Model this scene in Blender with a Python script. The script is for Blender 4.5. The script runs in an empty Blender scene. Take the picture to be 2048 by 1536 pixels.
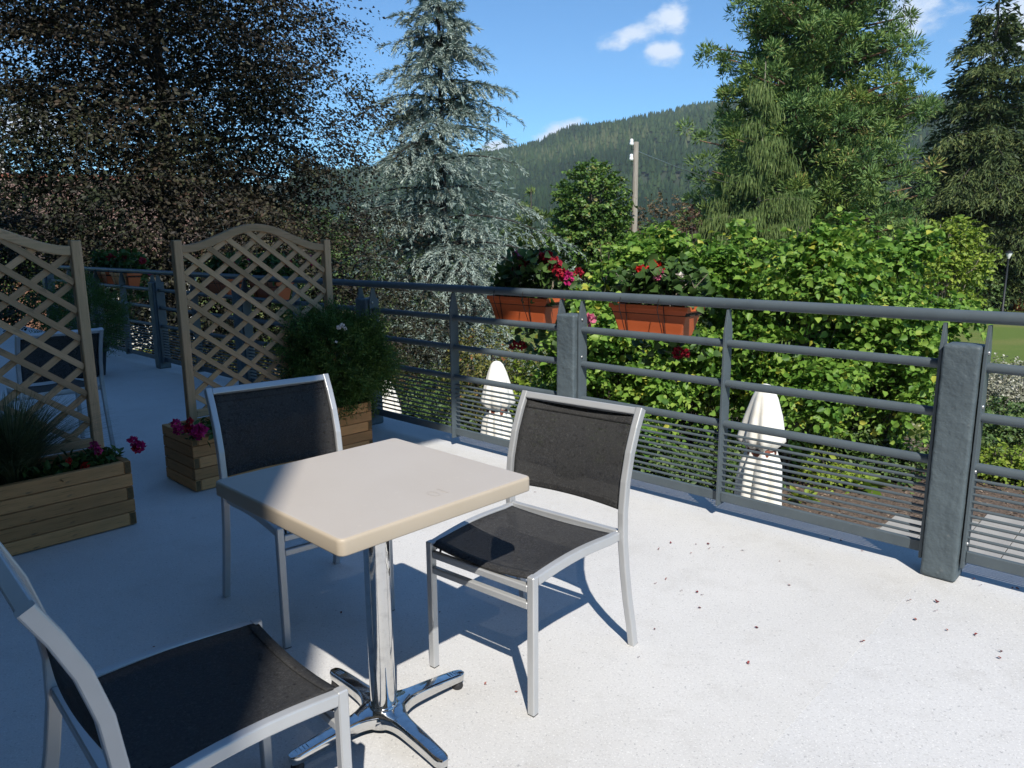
import bpy, bmesh, math
import numpy as np
from mathutils import Matrix, Vector
R = math.radians
sc = bpy.context.scene
COL = sc.collection

# ------------------------------------------------------------------ camera
FPX = 1485.64
cam_d = bpy.data.cameras.new('camera'); cam = bpy.data.objects.new('camera', cam_d); COL.objects.link(cam)
cam_d.sensor_fit = 'HORIZONTAL'; cam_d.sensor_width = 36.0; cam_d.lens = 36.0 * FPX / 2048
cam_d.clip_start = 0.05; cam_d.clip_end = 20000
CAM_Z = 1.3602
cam.matrix_world = Matrix.Translation((0, 0, CAM_Z)) @ Matrix.Rotation(R(90 - 10.83), 4, 'X') @ Matrix.Rotation(-0.008, 4, 'Z')
sc.camera = cam
# ------------------------------------------------------------------ sun, sky, exposure
SUN_AZ, SUN_EL = 98.5, 47.0            # azimuth the shadows point to, height of the sun
SUN_STRENGTH, SKY_STRENGTH, EXPOSURE = 4.85, 0.085, 0.22
sl = bpy.data.lights.new('sun', 'SUN'); sl.energy = SUN_STRENGTH; sl.angle = R(0.53); sl.color = (1.0, 0.94, 0.85)
so = bpy.data.objects.new('sun', sl); COL.objects.link(so)
sd = Vector((math.cos(R(SUN_AZ)) * math.cos(R(SUN_EL)), math.sin(R(SUN_AZ)) * math.cos(R(SUN_EL)), -math.sin(R(SUN_EL))))
so.rotation_euler = sd.to_track_quat('-Z', 'Y').to_euler(); so.location = (2, -8, 14)
world = bpy.data.worlds.new('World'); sc.world = world; world.use_nodes = True


def build_world():
    nt = world.node_tree; nt.nodes.clear(); N = nt.nodes.new; L = nt.links.new
    out = N('ShaderNodeOutputWorld'); bg = N('ShaderNodeBackground'); bg.inputs[1].default_value = SKY_STRENGTH
    sky = N('ShaderNodeTexSky'); sky.sky_type = 'NISHITA'; sky.sun_disc = False
    sky.sun_elevation = R(SUN_EL); sky.sun_rotation = R(90 - (SUN_AZ + 180))
    sky.altitude = 600; sky.air_density = 1.0; sky.dust_density = 0.35; sky.ozone_density = 1.6
    tc = N('ShaderNodeTexCoord')
    # fair-weather clouds: the same broken noise all over the sky, a little denser round a few cloud centres
    sep = N('ShaderNodeSeparateXYZ'); L(tc.outputs['Generated'], sep.inputs[0])
    noi = N('ShaderNodeTexNoise'); noi.inputs['Scale'].default_value = 11.0; noi.inputs['Detail'].default_value = 9; noi.inputs['Roughness'].default_value = 0.62
    mp = N('ShaderNodeMapping'); mp.inputs['Scale'].default_value = (1.0, 1.0, 1.9); mp.inputs['Location'].default_value = (0.37, 0.1, 0.2)
    L(tc.outputs['Generated'], mp.inputs[0]); L(mp.outputs[0], noi.inputs['Vector'])
    total = None
    for (c, s, amp) in CLOUDS:
        sub = N('ShaderNodeVectorMath'); sub.operation = 'SUBTRACT'; L(tc.outputs['Generated'], sub.inputs[0]); sub.inputs[1].default_value = c
        rot = N('ShaderNodeVectorRotate'); rot.rotation_type = 'Y_AXIS'; rot.inputs['Angle'].default_value = s[2]; L(sub.outputs[0], rot.inputs[0])
        mul = N('ShaderNodeVectorMath'); mul.operation = 'MULTIPLY'; L(rot.outputs[0], mul.inputs[0]); mul.inputs[1].default_value = (1 / s[0], 1 / s[0], 1 / s[1])
        ln = N('ShaderNodeVectorMath'); ln.operation = 'LENGTH'; L(mul.outputs[0], ln.inputs[0])
        mr = N('ShaderNodeMapRange'); mr.interpolation_type = 'SMOOTHSTEP'
        mr.inputs['From Min'].default_value = 1.0; mr.inputs['From Max'].default_value = 0.0; mr.inputs['To Min'].default_value = 0; mr.inputs['To Max'].default_value = amp
        L(ln.outputs['Value'], mr.inputs['Value'])
        if total is None: total = mr.outputs[0]
        else:
            a = N('ShaderNodeMath'); a.operation = 'MAXIMUM'; L(total, a.inputs[0]); L(mr.outputs[0], a.inputs[1]); total = a.outputs[0]
    n01 = N('ShaderNodeMapRange'); n01.inputs['From Min'].default_value = .30; n01.inputs['From Max'].default_value = .70; L(noi.outputs['Fac'], n01.inputs['Value'])
    add = N('ShaderNodeMath'); add.operation = 'MULTIPLY_ADD'; L(total, add.inputs[0]); add.inputs[1].default_value = 1.75; L(n01.outputs[0], add.inputs[2])
    ramp = N('ShaderNodeMapRange'); ramp.interpolation_type = 'SMOOTHSTEP'
    ramp.inputs['From Min'].default_value = 0.93; ramp.inputs['From Max'].default_value = 1.50; L(add.outputs[0], ramp.inputs['Value'])
    # cloud body, bright top and greyer thick parts
    mixc = N('ShaderNodeMix'); mixc.data_type = 'RGBA'; mixc.inputs['Factor'].default_value = 0
    n2 = N('ShaderNodeTexNoise'); n2.inputs['Scale'].default_value = 16; n2.inputs['Detail'].default_value = 6; L(mp.outputs[0], n2.inputs['Vector'])
    mixc.inputs[6].default_value = (6.4, 8.0, 10.4, 1); mixc.inputs[7].default_value = (9.4, 10.2, 11.4, 1); L(n2.outputs['Fac'], mixc.inputs['Factor'])
    mix = N('ShaderNodeMix'); mix.data_type = 'RGBA'
    wb = N('ShaderNodeMix'); wb.data_type = 'RGBA'; wb.blend_type = 'MULTIPLY'; wb.inputs['Factor'].default_value = 1.0   # one even colour balance for the whole sky
    L(sky.outputs[0], wb.inputs[6]); wb.inputs[7].default_value = (.76, 1.30, 1.68, 1)
    L(ramp.outputs[0], mix.inputs['Factor']); L(wb.outputs[2], mix.inputs[6]); L(mixc.outputs[2], mix.inputs[7])
    L(mix.outputs[2], bg.inputs[0]); L(bg.outputs[0], out.inputs[0])


def pray(px, py):
    a = (px - 1024) / FPX; b = (py - 768) / FPX; c, s = math.cos(-0.008), math.sin(-0.008)
    a, b = c * a + s * b, -s * a + c * b; p = R(10.83)
    v = Vector((a, math.cos(p) - b * math.sin(p), -math.sin(p) - b * math.cos(p)))
    return v


CLOUDS = []
for (px, py, w, h, rot, amp) in [(1272, 66, .088, .026, .30, .56), (1318, 104, .052, .024, 0, .44), (1345, 36, .034, .036, .4, .46), (1108, 278, .070, .028, .45, .60), (985, 302, .05, .028, .3, .62),
                                 (1835, 22, .11, .045, .1, .58), (2055, 40, .10, .08, .5, .66), (30, 250, .12, .06, .2, .36)]:
    CLOUDS.append((tuple(pray(px, py).normalized()), (w, h, rot), amp))
# the same kind of cloud carries on round the rest of the sky
for (az, el, w, h, rot, amp) in [(20, 24, .14, .05, .2, .45), (-35, 30, .12, .05, -.2, .42), (-100, 28, .15, .05, .1, .42), (170, 26, .12, .05, .3, .42), (215, 35, .13, .06, .1, .42)]:
    CLOUDS.append(((math.cos(R(az)) * math.cos(R(el)), math.sin(R(az)) * math.cos(R(el)), math.sin(R(el))), (w, h, rot), amp))
build_world()
vs = sc.view_settings; sc.display_settings.display_device = 'sRGB'
vs.view_transform = 'Standard'; vs.look = 'None'; vs.exposure = EXPOSURE; vs.gamma = 1.0; vs.use_curve_mapping = False
cy = sc.cycles
cy.use_denoising = True; cy.max_bounces = 8; cy.diffuse_bounces = 3; cy.glossy_bounces = 4; cy.transmission_bounces = 4
cy.transparent_max_bounces = 12; cy.volume_bounces = 0; cy.caustics_reflective = False; cy.caustics_refractive = False
cy.sample_clamp_indirect = 6.0

# ------------------------------------------------------------------ helpers
UX, UY = 0.68835, 0.72538             # u: out of the terrace across the balustrade; v: along it, to the left
RU = 3.29                              # the balustrade runs at u = RU
GZ = -2.75                             # garden level below the terrace


def W(u, v, z=0.0):
    return Vector((u * UX - v * UY, u * UY + v * UX, z))


U3, V3 = Vector((UX, UY, 0)), Vector((-UY, UX, 0))
ANG_U = math.atan2(UY, UX)


def at_depth(px, py, y):
    d = pray(px, py); return Vector((0, 0, CAM_Z)) + d * (y / d.y)


def on_plane_u(px, py, u):
    d = pray(px, py); return Vector((0, 0, CAM_Z)) + d * (u / d.dot(U3))


def on_plane_v(px, py, v):
    d = pray(px, py); return Vector((0, 0, CAM_Z)) + d * (v / d.dot(V3))


def tag(o, label=None, cat=None, group=None, kind=None):
    if label: o['label'] = label
    if cat: o['category'] = cat
    if group: o['group'] = group
    if kind: o['kind'] = kind
    return o


def empty(name, loc=(0, 0, 0), rz=0.0):
    o = bpy.data.objects.new(name, None); COL.objects.link(o); o.location = loc; o.rotation_euler = (0, 0, rz)
    o.empty_display_size = 0.1
    return o


def link(name, me, mat=None, parent=None, loc=None, rot=None):
    o = bpy.data.objects.new(name, me); COL.objects.link(o)
    if mat is not None and len(me.materials) == 0: me.materials.append(mat)
    if parent is not None: o.parent = parent
    if loc is not None: o.location = loc
    if rot is not None: o.rotation_euler = rot
    return o


def copy_tree(o, parent=None):
    c = o.copy(); COL.objects.link(c)
    if parent is not None: c.parent = parent
    for ch in [x for x in bpy.data.objects if x.parent == o]: copy_tree(ch, c)
    return c


def np_mesh(name, co, faces, nper, attr=None, smooth=False):
    """co (n,3) array, faces (m,nper) int array"""
    me = bpy.data.meshes.new(name); co = np.ascontiguousarray(co, dtype=np.float32); faces = np.ascontiguousarray(faces, dtype=np.int32)
    m = len(faces)
    me.vertices.add(len(co)); me.vertices.foreach_set('co', co.ravel())
    me.loops.add(m * nper); me.loops.foreach_set('vertex_index', faces.ravel())
    me.polygons.add(m); me.polygons.foreach_set('loop_start', np.arange(0, m * nper, nper, dtype=np.int32))
    if smooth: me.polygons.foreach_set('use_smooth', np.ones(m, dtype=bool))
    me.update(calc_edges=True)
    if attr is not None:
        a = me.attributes.new('rnd', 'FLOAT', 'FACE'); a.data.foreach_set('value', np.ascontiguousarray(attr, dtype=np.float32))
    return me


class MB:
    def __init__(s): s.v = []; s.f = []; s.sm = []

    def add(s, vs_, fs_, smooth=False):
        o = len(s.v); s.v += [tuple(x) for x in vs_]; s.f += [tuple(i + o for i in q) for q in fs_]; s.sm += [smooth] * len(fs_)

    def box(s, x0, x1, y0, y1, z0, z1):
        s.add([(x0, y0, z0), (x1, y0, z0), (x1, y1, z0), (x0, y1, z0), (x0, y0, z1), (x1, y0, z1), (x1, y1, z1), (x0, y1, z1)],
              [(0, 3, 2, 1), (4, 5, 6, 7), (0, 1, 5, 4), (1, 2, 6, 5), (2, 3, 7, 6), (3, 0, 4, 7)])

    def tube(s, pts, rad, n=10, caps=True, smooth=True):
        pts = [Vector(p) for p in pts]; k = len(pts)
        rad = [rad] * k if isinstance(rad, (int, float)) else rad
        vs_, fs_ = [], []; ref = None
        for i, p in enumerate(pts):
            t = (pts[min(i + 1, k - 1)] - pts[max(i - 1, 0)]).normalized()
            if ref is None:
                ref = Vector((0, 0, 1)) if abs(t.z) < .9 else Vector((1, 0, 0))
            a = (ref - t * ref.dot(t)).normalized(); b = t.cross(a); ref = a
            for j in range(n):
                w = 2 * math.pi * j / n; vs_.append(p + (a * math.cos(w) + b * math.sin(w)) * rad[i])
        for i in range(k - 1):
            for j in range(n):
                fs_.append((i * n + j, i * n + (j + 1) % n, (i + 1) * n + (j + 1) % n, (i + 1) * n + j))
        s.add(vs_, fs_, smooth)
        if caps: s.add(vs_[:n], [tuple(range(n))[::-1]]); s.add(vs_[-n:], [tuple(range(n))])

    def sweep(s, pts, sec, xax, smooth=False, sec_fn=None):
        """section (a,b): a along xax, b along xax x tangent"""
        pts = [Vector(p) for p in pts]; xax = Vector(xax); k = len(pts); vs_, fs_ = [], []; n = len(sec)
        for i, p in enumerate(pts):
            t = (pts[min(i + 1, k - 1)] - pts[max(i - 1, 0)]).normalized(); b = xax.cross(t).normalized()
            ss = sec_fn(i / (k - 1)) if sec_fn else sec
            for (a_, b_) in ss: vs_.append(p + xax * a_ + b * b_)
        for i in range(k - 1):
            for j in range(n):
                fs_.append((i * n + j, i * n + (j + 1) % n, (i + 1) * n + (j + 1) % n, (i + 1) * n + j))
        s.add(vs_, fs_, smooth); s.add(vs_[:n], [tuple(range(n))[::-1]]); s.add(vs_[-n:], [tuple(range(n))])

    def lathe(s, prof, n=24, c=(0, 0), smooth=True, wob=None):
        vs_, fs_ = [], []; k = len(prof)
        for i, (r, z) in enumerate(prof):
            for j in range(n):
                w = 2 * math.pi * j / n; rr = r * (wob(w, z) if wob else 1)
                vs_.append((c[0] + rr * math.cos(w), c[1] + rr * math.sin(w), z))
        for i in range(k - 1):
            for j in range(n):
                fs_.append((i * n + j, i * n + (j + 1) % n, (i + 1) * n + (j + 1) % n, (i + 1) * n + j))
        s.add(vs_, fs_, smooth); s.add(vs_[:n], [tuple(range(n))[::-1]]); s.add(vs_[-n:], [tuple(range(n))])

    def mesh(s, name, mat=None, bevel=0.0, seg=1):
        me = bpy.data.meshes.new(name); me.from_pydata(s.v, [], s.f); me.polygons.foreach_set('use_smooth', s.sm); me.update()
        if bevel > 0:
            bm = bmesh.new(); bm.from_mesh(me); bmesh.ops.remove_doubles(bm, verts=bm.verts, dist=1e-6)
            bmesh.ops.bevel(bm, geom=[e for e in bm.edges if len(e.link_faces) == 2 and e.calc_face_angle(0) > .5], offset=bevel, segments=seg, profile=.6, affect='EDGES', clamp_overlap=True)
            bm.to_mesh(me); bm.free()
        bm = bmesh.new(); bm.from_mesh(me); bmesh.ops.recalc_face_normals(bm, faces=bm.faces); bm.to_mesh(me); bm.free()
        if mat: me.materials.append(mat)
        return me

    def obj(s, name, mat, parent=None, bevel=0.0, seg=1, loc=None, rot=None):
        return link(name, s.mesh(name, mat, bevel, seg), None, parent, loc, rot)


def rrect(w, h, r, n=2):
    out = []
    for (cx, cy_, a0) in [(w / 2 - r, h / 2 - r, 0), (-w / 2 + r, h / 2 - r, 90), (-w / 2 + r, -h / 2 + r, 180), (w / 2 - r, -h / 2 + r, 270)]:
        for i in range(n + 1):
            a = R(a0 + 90 * i / n); out.append((cx + r * math.cos(a), cy_ + r * math.sin(a)))
    return out


# ------------------------------------------------------------------ materials
def M(name, col, rough=.5, metal=0.0, spec=.5, noise=None, bump=None, coord='Object', coat=0.0):
    """noise: (scale, colour, lo, hi[, stretch]) list of overlays; bump: (scale, strength, distance[, stretch])"""
    m = bpy.data.materials.new(name); m.use_nodes = True; nt = m.node_tree; N = nt.nodes.new; L = nt.links.new
    p = nt.nodes['Principled BSDF']; p.inputs['Roughness'].default_value = rough; p.inputs['Metallic'].default_value = metal
    p.inputs['Specular IOR Level'].default_value = spec; p.inputs['Coat Weight'].default_value = coat; p.inputs['Coat Roughness'].default_value = .15
    p.inputs['Base Color'].default_value = (*col, 1)
    tc = N('ShaderNodeTexCoord'); cur = None
    for ov in (noise or []):
        sca, c2, lo, hi = ov[:4]; st = ov[4] if len(ov) > 4 else (1, 1, 1)
        mp = N('ShaderNodeMapping'); mp.inputs['Scale'].default_value = st; L(tc.outputs[coord], mp.inputs[0])
        n = N('ShaderNodeTexNoise'); n.inputs['Scale'].default_value = sca; n.inputs['Detail'].default_value = 5; n.inputs['Roughness'].default_value = .6; L(mp.outputs[0], n.inputs['Vector'])
        r = N('ShaderNodeMapRange'); r.inputs['From Min'].default_value = lo; r.inputs['From Max'].default_value = hi; L(n.outputs['Fac'], r.inputs['Value'])
        x = N('ShaderNodeMix'); x.data_type = 'RGBA'; L(r.outputs[0], x.inputs['Factor'])
        if cur is None: x.inputs[6].default_value = (*col, 1)
        else: L(cur, x.inputs[6])
        x.inputs[7].default_value = (*c2, 1); cur = x.outputs[2]
    if cur is not None: L(cur, p.inputs['Base Color'])
    if bump:
        prev = None
        for bp in (bump if isinstance(bump, list) else [bump]):
            st = bp[3] if len(bp) > 3 else (1, 1, 1)
            mp = N('ShaderNodeMapping'); mp.inputs['Scale'].default_value = st; L(tc.outputs[coord], mp.inputs[0])
            n = N('ShaderNodeTexNoise'); n.inputs['Scale'].default_value = bp[0]; n.inputs['Detail'].default_value = 6; L(mp.outputs[0], n.inputs['Vector'])
            b = N('ShaderNodeBump'); b.inputs['Strength'].default_value = bp[1]; b.inputs['Distance'].default_value = bp[2]; L(n.outputs['Fac'], b.inputs['Height'])
            if prev: L(prev, b.inputs['Normal'])
            prev = b.outputs[0]
        L(prev, p.inputs['Normal'])
    return m


def leaf_mat(name, stops, rough=.45, trans=.25, spec=.4, tcol=None, var=None):
    """colour picked per leaf from its own random number; some light passes through"""
    m = bpy.data.materials.new(name); m.use_nodes = True; nt = m.node_tree; N = nt.nodes.new; L = nt.links.new
    p = nt.nodes['Principled BSDF']; p.inputs['Roughness'].default_value = rough; p.inputs['Specular IOR Level'].default_value = spec
    at = N('ShaderNodeAttribute'); at.attribute_name = 'rnd'
    cr = N('ShaderNodeValToRGB'); L(at.outputs['Fac'], cr.inputs[0]); el = cr.color_ramp.elements
    while len(el) < len(stops): el.new(.5)
    for e, (pos, c) in zip(el, stops): e.position = pos; e.color = (*c, 1)
    col = cr.outputs[0]
    if var:
        tc = N('ShaderNodeTexCoord'); n = N('ShaderNodeTexNoise'); n.inputs['Scale'].default_value = var[0]; n.inputs['Detail'].default_value = 3; L(tc.outputs['Object'], n.inputs['Vector'])
        r = N('ShaderNodeMapRange'); r.inputs['From Min'].default_value = .42; r.inputs['From Max'].default_value = .62; L(n.outputs['Fac'], r.inputs['Value'])
        x = N('ShaderNodeMix'); x.data_type = 'RGBA'; x.blend_type = 'MULTIPLY'; L(r.outputs[0], x.inputs['Factor']); L(col, x.inputs[6]); x.inputs[7].default_value = (*var[1], 1); col = x.outputs[2]
    L(col, p.inputs['Base Color'])
    if trans > 0:
        t = N('ShaderNodeBsdfTranslucent'); L(col, t.inputs[0]); mx = N('ShaderNodeMixShader'); mx.inputs[0].default_value = trans
        L(p.outputs[0], mx.inputs[1]); L(t.outputs[0], mx.inputs[2]); L(mx.outputs[0], nt.nodes['Material Output'].inputs[0])
    return m


def floor_mat(name, base):
    m = M(name, base, .72, spec=.25)
    nt = m.node_tree; N = nt.nodes.new; L = nt.links.new; p = nt.nodes['Principled BSDF']
    tc = N('ShaderNodeTexCoord'); st = {'c': None}

    def over(tex, out, lo, hi, amt, c):
        r = N('ShaderNodeMapRange'); r.inputs['From Min'].default_value = lo; r.inputs['From Max'].default_value = hi; r.inputs['To Max'].default_value = amt; L(tex.outputs[out], r.inputs['Value'])
        x = N('ShaderNodeMix'); x.data_type = 'RGBA'; L(r.outputs[0], x.inputs['Factor'])
        if st['c'] is None: x.inputs[6].default_value = (*base, 1)
        else: L(st['c'], x.inputs[6])
        x.inputs[7].default_value = (*c, 1); st['c'] = x.outputs[2]

    def noise(sca, det, rough=.6, stretch=None, rot=0):
        n = N('ShaderNodeTexNoise'); n.inputs['Scale'].default_value = sca; n.inputs['Detail'].default_value = det; n.inputs['Roughness'].default_value = rough
        if stretch:
            mp = N('ShaderNodeMapping'); mp.inputs['Rotation'].default_value = (0, 0, rot); mp.inputs['Scale'].default_value = stretch; L(tc.outputs['Object'], mp.inputs[0]); L(mp.outputs[0], n.inputs['Vector'])
        else: L(tc.outputs['Object'], n.inputs['Vector'])
        return n
    d = lambda k, t=(1, 1, 1): (base[0] * k * t[0], base[1] * k * t[1], base[2] * k * t[2])
    over(noise(.9, 7, .68), 'Fac', .42, .70, .8, d(.86))                       # broad water stains
    over(noise(4.5, 6, .7), 'Fac', .52, .74, .6, d(.80, (1, .985, .96)))       # patchy grime
    over(noise(2.2, 5, .6, (1, 9, 1), .8), 'Fac', .62, .74, .45, d(1.09))      # wiping streaks
    over(noise(3.0, 4, .6, (1, 30, 1), 2.2), 'Fac', .66, .72, .35, d(.72))     # scuffs from chair feet
    for (sca, lo, hi, amt, c) in [(120, .56, .68, .42, (.36, .36, .36)), (170, .58, .68, .5, (.86, .86, .85)), (75, .66, .71, .6, (.24, .25, .27)), (60, .69, .73, .45, (.90, .90, .89))]: over(noise(sca, 2), 'Fac', lo, hi, amt, c)   # chips in the resin
    v = N('ShaderNodeTexVoronoi'); v.inputs['Scale'].default_value = 2.1; L(tc.outputs['Object'], v.inputs['Vector'])
    over(v, 'Distance', .04, .015, .4, d(.62, (1, .95, .9)))                   # a few drip spots
    L(st['c'], p.inputs['Base Color'])
    b = N('ShaderNodeBump'); b.inputs['Strength'].default_value = .45; b.inputs['Distance'].default_value = .002; L(noise(230, 4).outputs['Fac'], b.inputs['Height']); L(b.outputs[0], p.inputs['Normal'])
    return m


def mesh_fabric():
    """dark woven sling fabric: fine weave, a little light passes through the holes"""
    m = M('sling_fabric', (.034, .034, .036), .75, spec=.3, noise=[(3, (.050, .050, .050), .4, .7), (190, (.095, .095, .095), .50, .72), (95, (.018, .018, .019), .55, .72)])
    nt = m.node_tree; N = nt.nodes.new; L = nt.links.new; p = nt.nodes['Principled BSDF']
    tc = N('ShaderNodeTexCoord'); hs = []
    for ax in (0, 1):
        w = N('ShaderNodeTexWave'); w.bands_direction = 'XYZ'[ax] if ax == 0 else 'Y'; w.inputs['Scale'].default_value = 130; w.inputs['Distortion'].default_value = .6; w.inputs['Detail'].default_value = 1
        L(tc.outputs['UV'], w.inputs['Vector']); hs.append(w.outputs['Fac'])
    a = N('ShaderNodeMath'); a.operation = 'MULTIPLY'; L(hs[0], a.inputs[0]); L(hs[1], a.inputs[1])
    b = N('ShaderNodeBump'); b.inputs['Strength'].default_value = .5; b.inputs['Distance'].default_value = .001; L(a.outputs[0], b.inputs['Height']); L(b.outputs[0], p.inputs['Normal'])
    t = N('ShaderNodeBsdfTransparent'); mx = N('ShaderNodeMixShader'); mx.inputs[0].default_value = .15
    L(p.outputs[0], mx.inputs[1]); L(t.outputs[0], mx.inputs[2]); L(mx.outputs[0], nt.nodes['Material Output'].inputs[0])
    return m


MAT = {}
MAT['floor'] = floor_mat('resin_floor', (.605, .605, .60)); MAT['floor_b'] = floor_mat('resin_floor_pale', (.600, .605, .610))
MAT['slab'] = M('slab_concrete', (.36, .35, .33), .9, noise=[(3, (.25, .24, .22), .4, .7)])
MAT['paint'] = M('grey_blue_paint', (.092, .118, .137), .46, spec=.32, noise=[(6, (.076, .098, .116), .4, .7), (40, (.125, .145, .157), .62, .75)], bump=(120, .15, .002))
MAT['post'] = M('painted_concrete', (.096, .125, .143), .52, spec=.32, noise=[(4, (.076, .100, .117), .4, .7), (26, (.145, .165, .175), .66, .74)], bump=[(14, .6, .02), (60, .5, .006)])
MAT['silver'] = M('silver_powder_coat', (.50, .515, .53), .40, .35, noise=[(5, (.45, .465, .48), .4, .7)], bump=(400, .05, .0005))
MAT['fabric'] = mesh_fabric()
MAT['rubber'] = M('black_plastic', (.02, .02, .022), .6)
MAT['tabletop'] = M('taupe_table_top', (.51, .465, .415), .38, spec=.5, noise=[(2.5, (.485, .44, .39), .4, .7), (60, (.53, .485, .43), .6, .75)], bump=(220, .05, .0006))
MAT['tableedge'] = M('taupe_table_edge', (.46, .395, .310), .48, spec=.4, noise=[(3, (.43, .37, .285), .4, .7)])
MAT['print'] = M('worn_print', (.460, .416, .371), .42)
MAT['chrome'] = M('chrome', (.70, .70, .69), .09, 1.0, noise=[(30, (.50, .50, .50), .5, .75)], bump=[(60, .06, .002), (9, .05, .01)])
MAT['steel'] = M('screw_steel', (.45, .46, .47), .35, .9)
wood_n = [(3.0, (.58, .30, .125), .42, .62, (1.2, 14, 14)), (9.0, (.20, .12, .05), .56, .70, (.9, 22, 22)), (1.7, (.30, .20, .10), .5, .8), (5.0, (.14, .10, .06), .64, .76, (2, 5, 5))]
MAT['wood'] = M('planter_pine', (.49, .255, .105), .78, spec=.25, noise=wood_n, bump=(9, .4, .003, (1, 22, 22)))
MAT['endgrain'] = M('planter_end_grain', (.16, .105, .05), .85, spec=.2, noise=[(30, (.09, .06, .03), .45, .7)])
wood_t = [(3.0, (.52, .335, .20), .42, .62, (1.2, 14, 14)), (9.0, (.27, .19, .10), .56, .70, (.9, 22, 22)), (1.7, (.40, .29, .18), .5, .8), (5.0, (.20, .15, .10), .64, .76, (2, 5, 5))]
MAT['trellis'] = M('trellis_pine', (.43, .288, .16), .8, spec=.25, noise=wood_t, bump=(9, .4, .003, (1, 22, 22)))
for wm in (MAT['wood'], MAT['trellis']):
    nt = wm.node_tree; p = nt.nodes['Principled BSDF']; src = p.inputs['Base Color'].links[0].from_socket
    oi = nt.nodes.new('ShaderNodeObjectInfo'); mr = nt.nodes.new('ShaderNodeMapRange'); mr.inputs['To Min'].default_value = .72; mr.inputs['To Max'].default_value = 1.18; nt.links.new(oi.outputs['Random'], mr.inputs['Value'])
    hs_ = nt.nodes.new('ShaderNodeHueSaturation'); nt.links.new(mr.outputs[0], hs_.inputs['Value']); nt.links.new(src, hs_.inputs['Color']); nt.links.new(hs_.outputs[0], p.inputs['Base Color'])
MAT['soil'] = M('potting_soil', (.035, .025, .018), .95, noise=[(30, (.07, .05, .035), .5, .7)], bump=(40, .8, .02))
MAT['box'] = M('terracotta_plastic', (.56, .125, .040), .42, spec=.45, noise=[(5, (.49, .108, .036), .4, .7)])
MAT['wire'] = M('black_wire', (.012, .012, .013), .5)
MAT['canvas'] = M('cream_canvas', (.85, .83, .76), .85, spec=.15, noise=[(4, (.76, .71, .60), .50, .78)], bump=(90, .2, .002))
MAT['strap'] = M('rust_red_strap', (.22, .065, .035), .7)
MAT['pole_wood'] = M('weathered_pole', (.36, .32, .27), .9, noise=[(3, (.25, .22, .18), .4, .65, (8, 8, .6)), (9, (.45, .41, .36), .55, .75, (8, 8, .5))], bump=(8, .6, .02, (6, 6, .5)))
MAT['ceramic'] = M('white_ceramic', (.82, .82, .80), .2)
MAT['iron'] = M('dark_iron', (.02, .022, .024), .5, .3)
MAT['bark'] = M('grey_bark', (.10, .085, .07), .95, noise=[(6, (.055, .045, .037), .4, .7, (3, 3, .6))], bump=(10, .9, .04, (3, 3, .6)))
MAT['bark_dark'] = M('dark_bark', (.045, .038, .032), .95, noise=[(6, (.025, .021, .018), .4, .7, (3, 3, .6))], bump=(10, .9, .04, (3, 3, .6)))
MAT['bark_red'] = M('red_fibrous_bark', (.22, .12, .075), .95, noise=[(5, (.12, .07, .045), .4, .7, (3, 3, .3))], bump=(8, .9, .06, (3, 3, .3)))
MAT['bark_pale'] = M('pale_bark', (.30, .26, .20), .9, noise=[(7, (.18, .155, .12), .4, .7)])
# leaves
MAT['hazel'] = leaf_mat('hazel_leaf', [(0, (.060, .140, .022)), (.3, (.135, .270, .040)), (.65, (.230, .380, .062)), (.95, (.35, .47, .09)), (1, (.58, .55, .09))], .48, .34, .35, var=(.9, (.70, .80, .68)))
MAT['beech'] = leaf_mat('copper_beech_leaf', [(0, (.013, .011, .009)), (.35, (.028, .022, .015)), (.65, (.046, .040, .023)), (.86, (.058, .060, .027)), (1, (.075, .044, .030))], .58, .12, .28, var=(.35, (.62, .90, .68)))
MAT['cedar'] = leaf_mat('blue_cedar_needles', [(0, (.12, .17, .155)), (.4, (.255, .325, .29)), (.75, (.37, .44, .385)), (1, (.47, .525, .455))], .6, .05, .25)
MAT['sequoia'] = leaf_mat('sequoia_foliage', [(0, (.042, .090, .030)), (.4, (.098, .180, .052)), (.75, (.165, .262, .074)), (.94, (.22, .29, .07)), (1, (.26, .21, .08))], .55, .10, .3, var=(.30, (1.18, 1.04, .80)))
MAT['nootka'] = leaf_mat('weeping_cypress_foliage', [(0, (.07, .12, .03)), (.5, (.125, .185, .050)), (1, (.20, .25, .08))], .6, .15, .25)
MAT['spruce'] = leaf_mat('spruce_needles', [(0, (.026, .046, .016)), (.5, (.066, .098, .030)), (.85, (.12, .150, .042)), (1, (.17, .175, .055))], .6, .05, .25)
MAT['bluespruce'] = leaf_mat('blue_spruce_needles', [(0, (.05, .085, .10)), (1, (.16, .22, .25))], .6, .05, .25)
MAT['maple'] = leaf_mat('maple_leaf', [(0, (.042, .095, .018)), (.5, (.092, .175, .032)), (.88, (.155, .245, .048)), (1, (.21, .19, .05))], .45, .2, .4)
MAT['lime'] = leaf_mat('lime_green_leaf', [(0, (.115, .20, .025)), (.5, (.21, .30, .038)), (1, (.33, .40, .06))], .5, .3, .3)
MAT['olive'] = leaf_mat('olive_bush_leaf', [(0, (.05, .075, .018)), (.5, (.11, .125, .028)), (.85, (.19, .17, .045)), (1, (.22, .10, .04))], .55, .15, .3)
MAT['brownbush'] = leaf_mat('russet_bush_leaf', [(0, (.06, .045, .025)), (.5, (.14, .095, .05)), (1, (.22, .17, .09))], .6, .1, .3)
MAT['green'] = leaf_mat('garden_shrub_leaf', [(0, (.030, .066, .016)), (.5, (.072, .132, .030)), (1, (.145, .205, .06))], .5, .15, .35)
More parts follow.
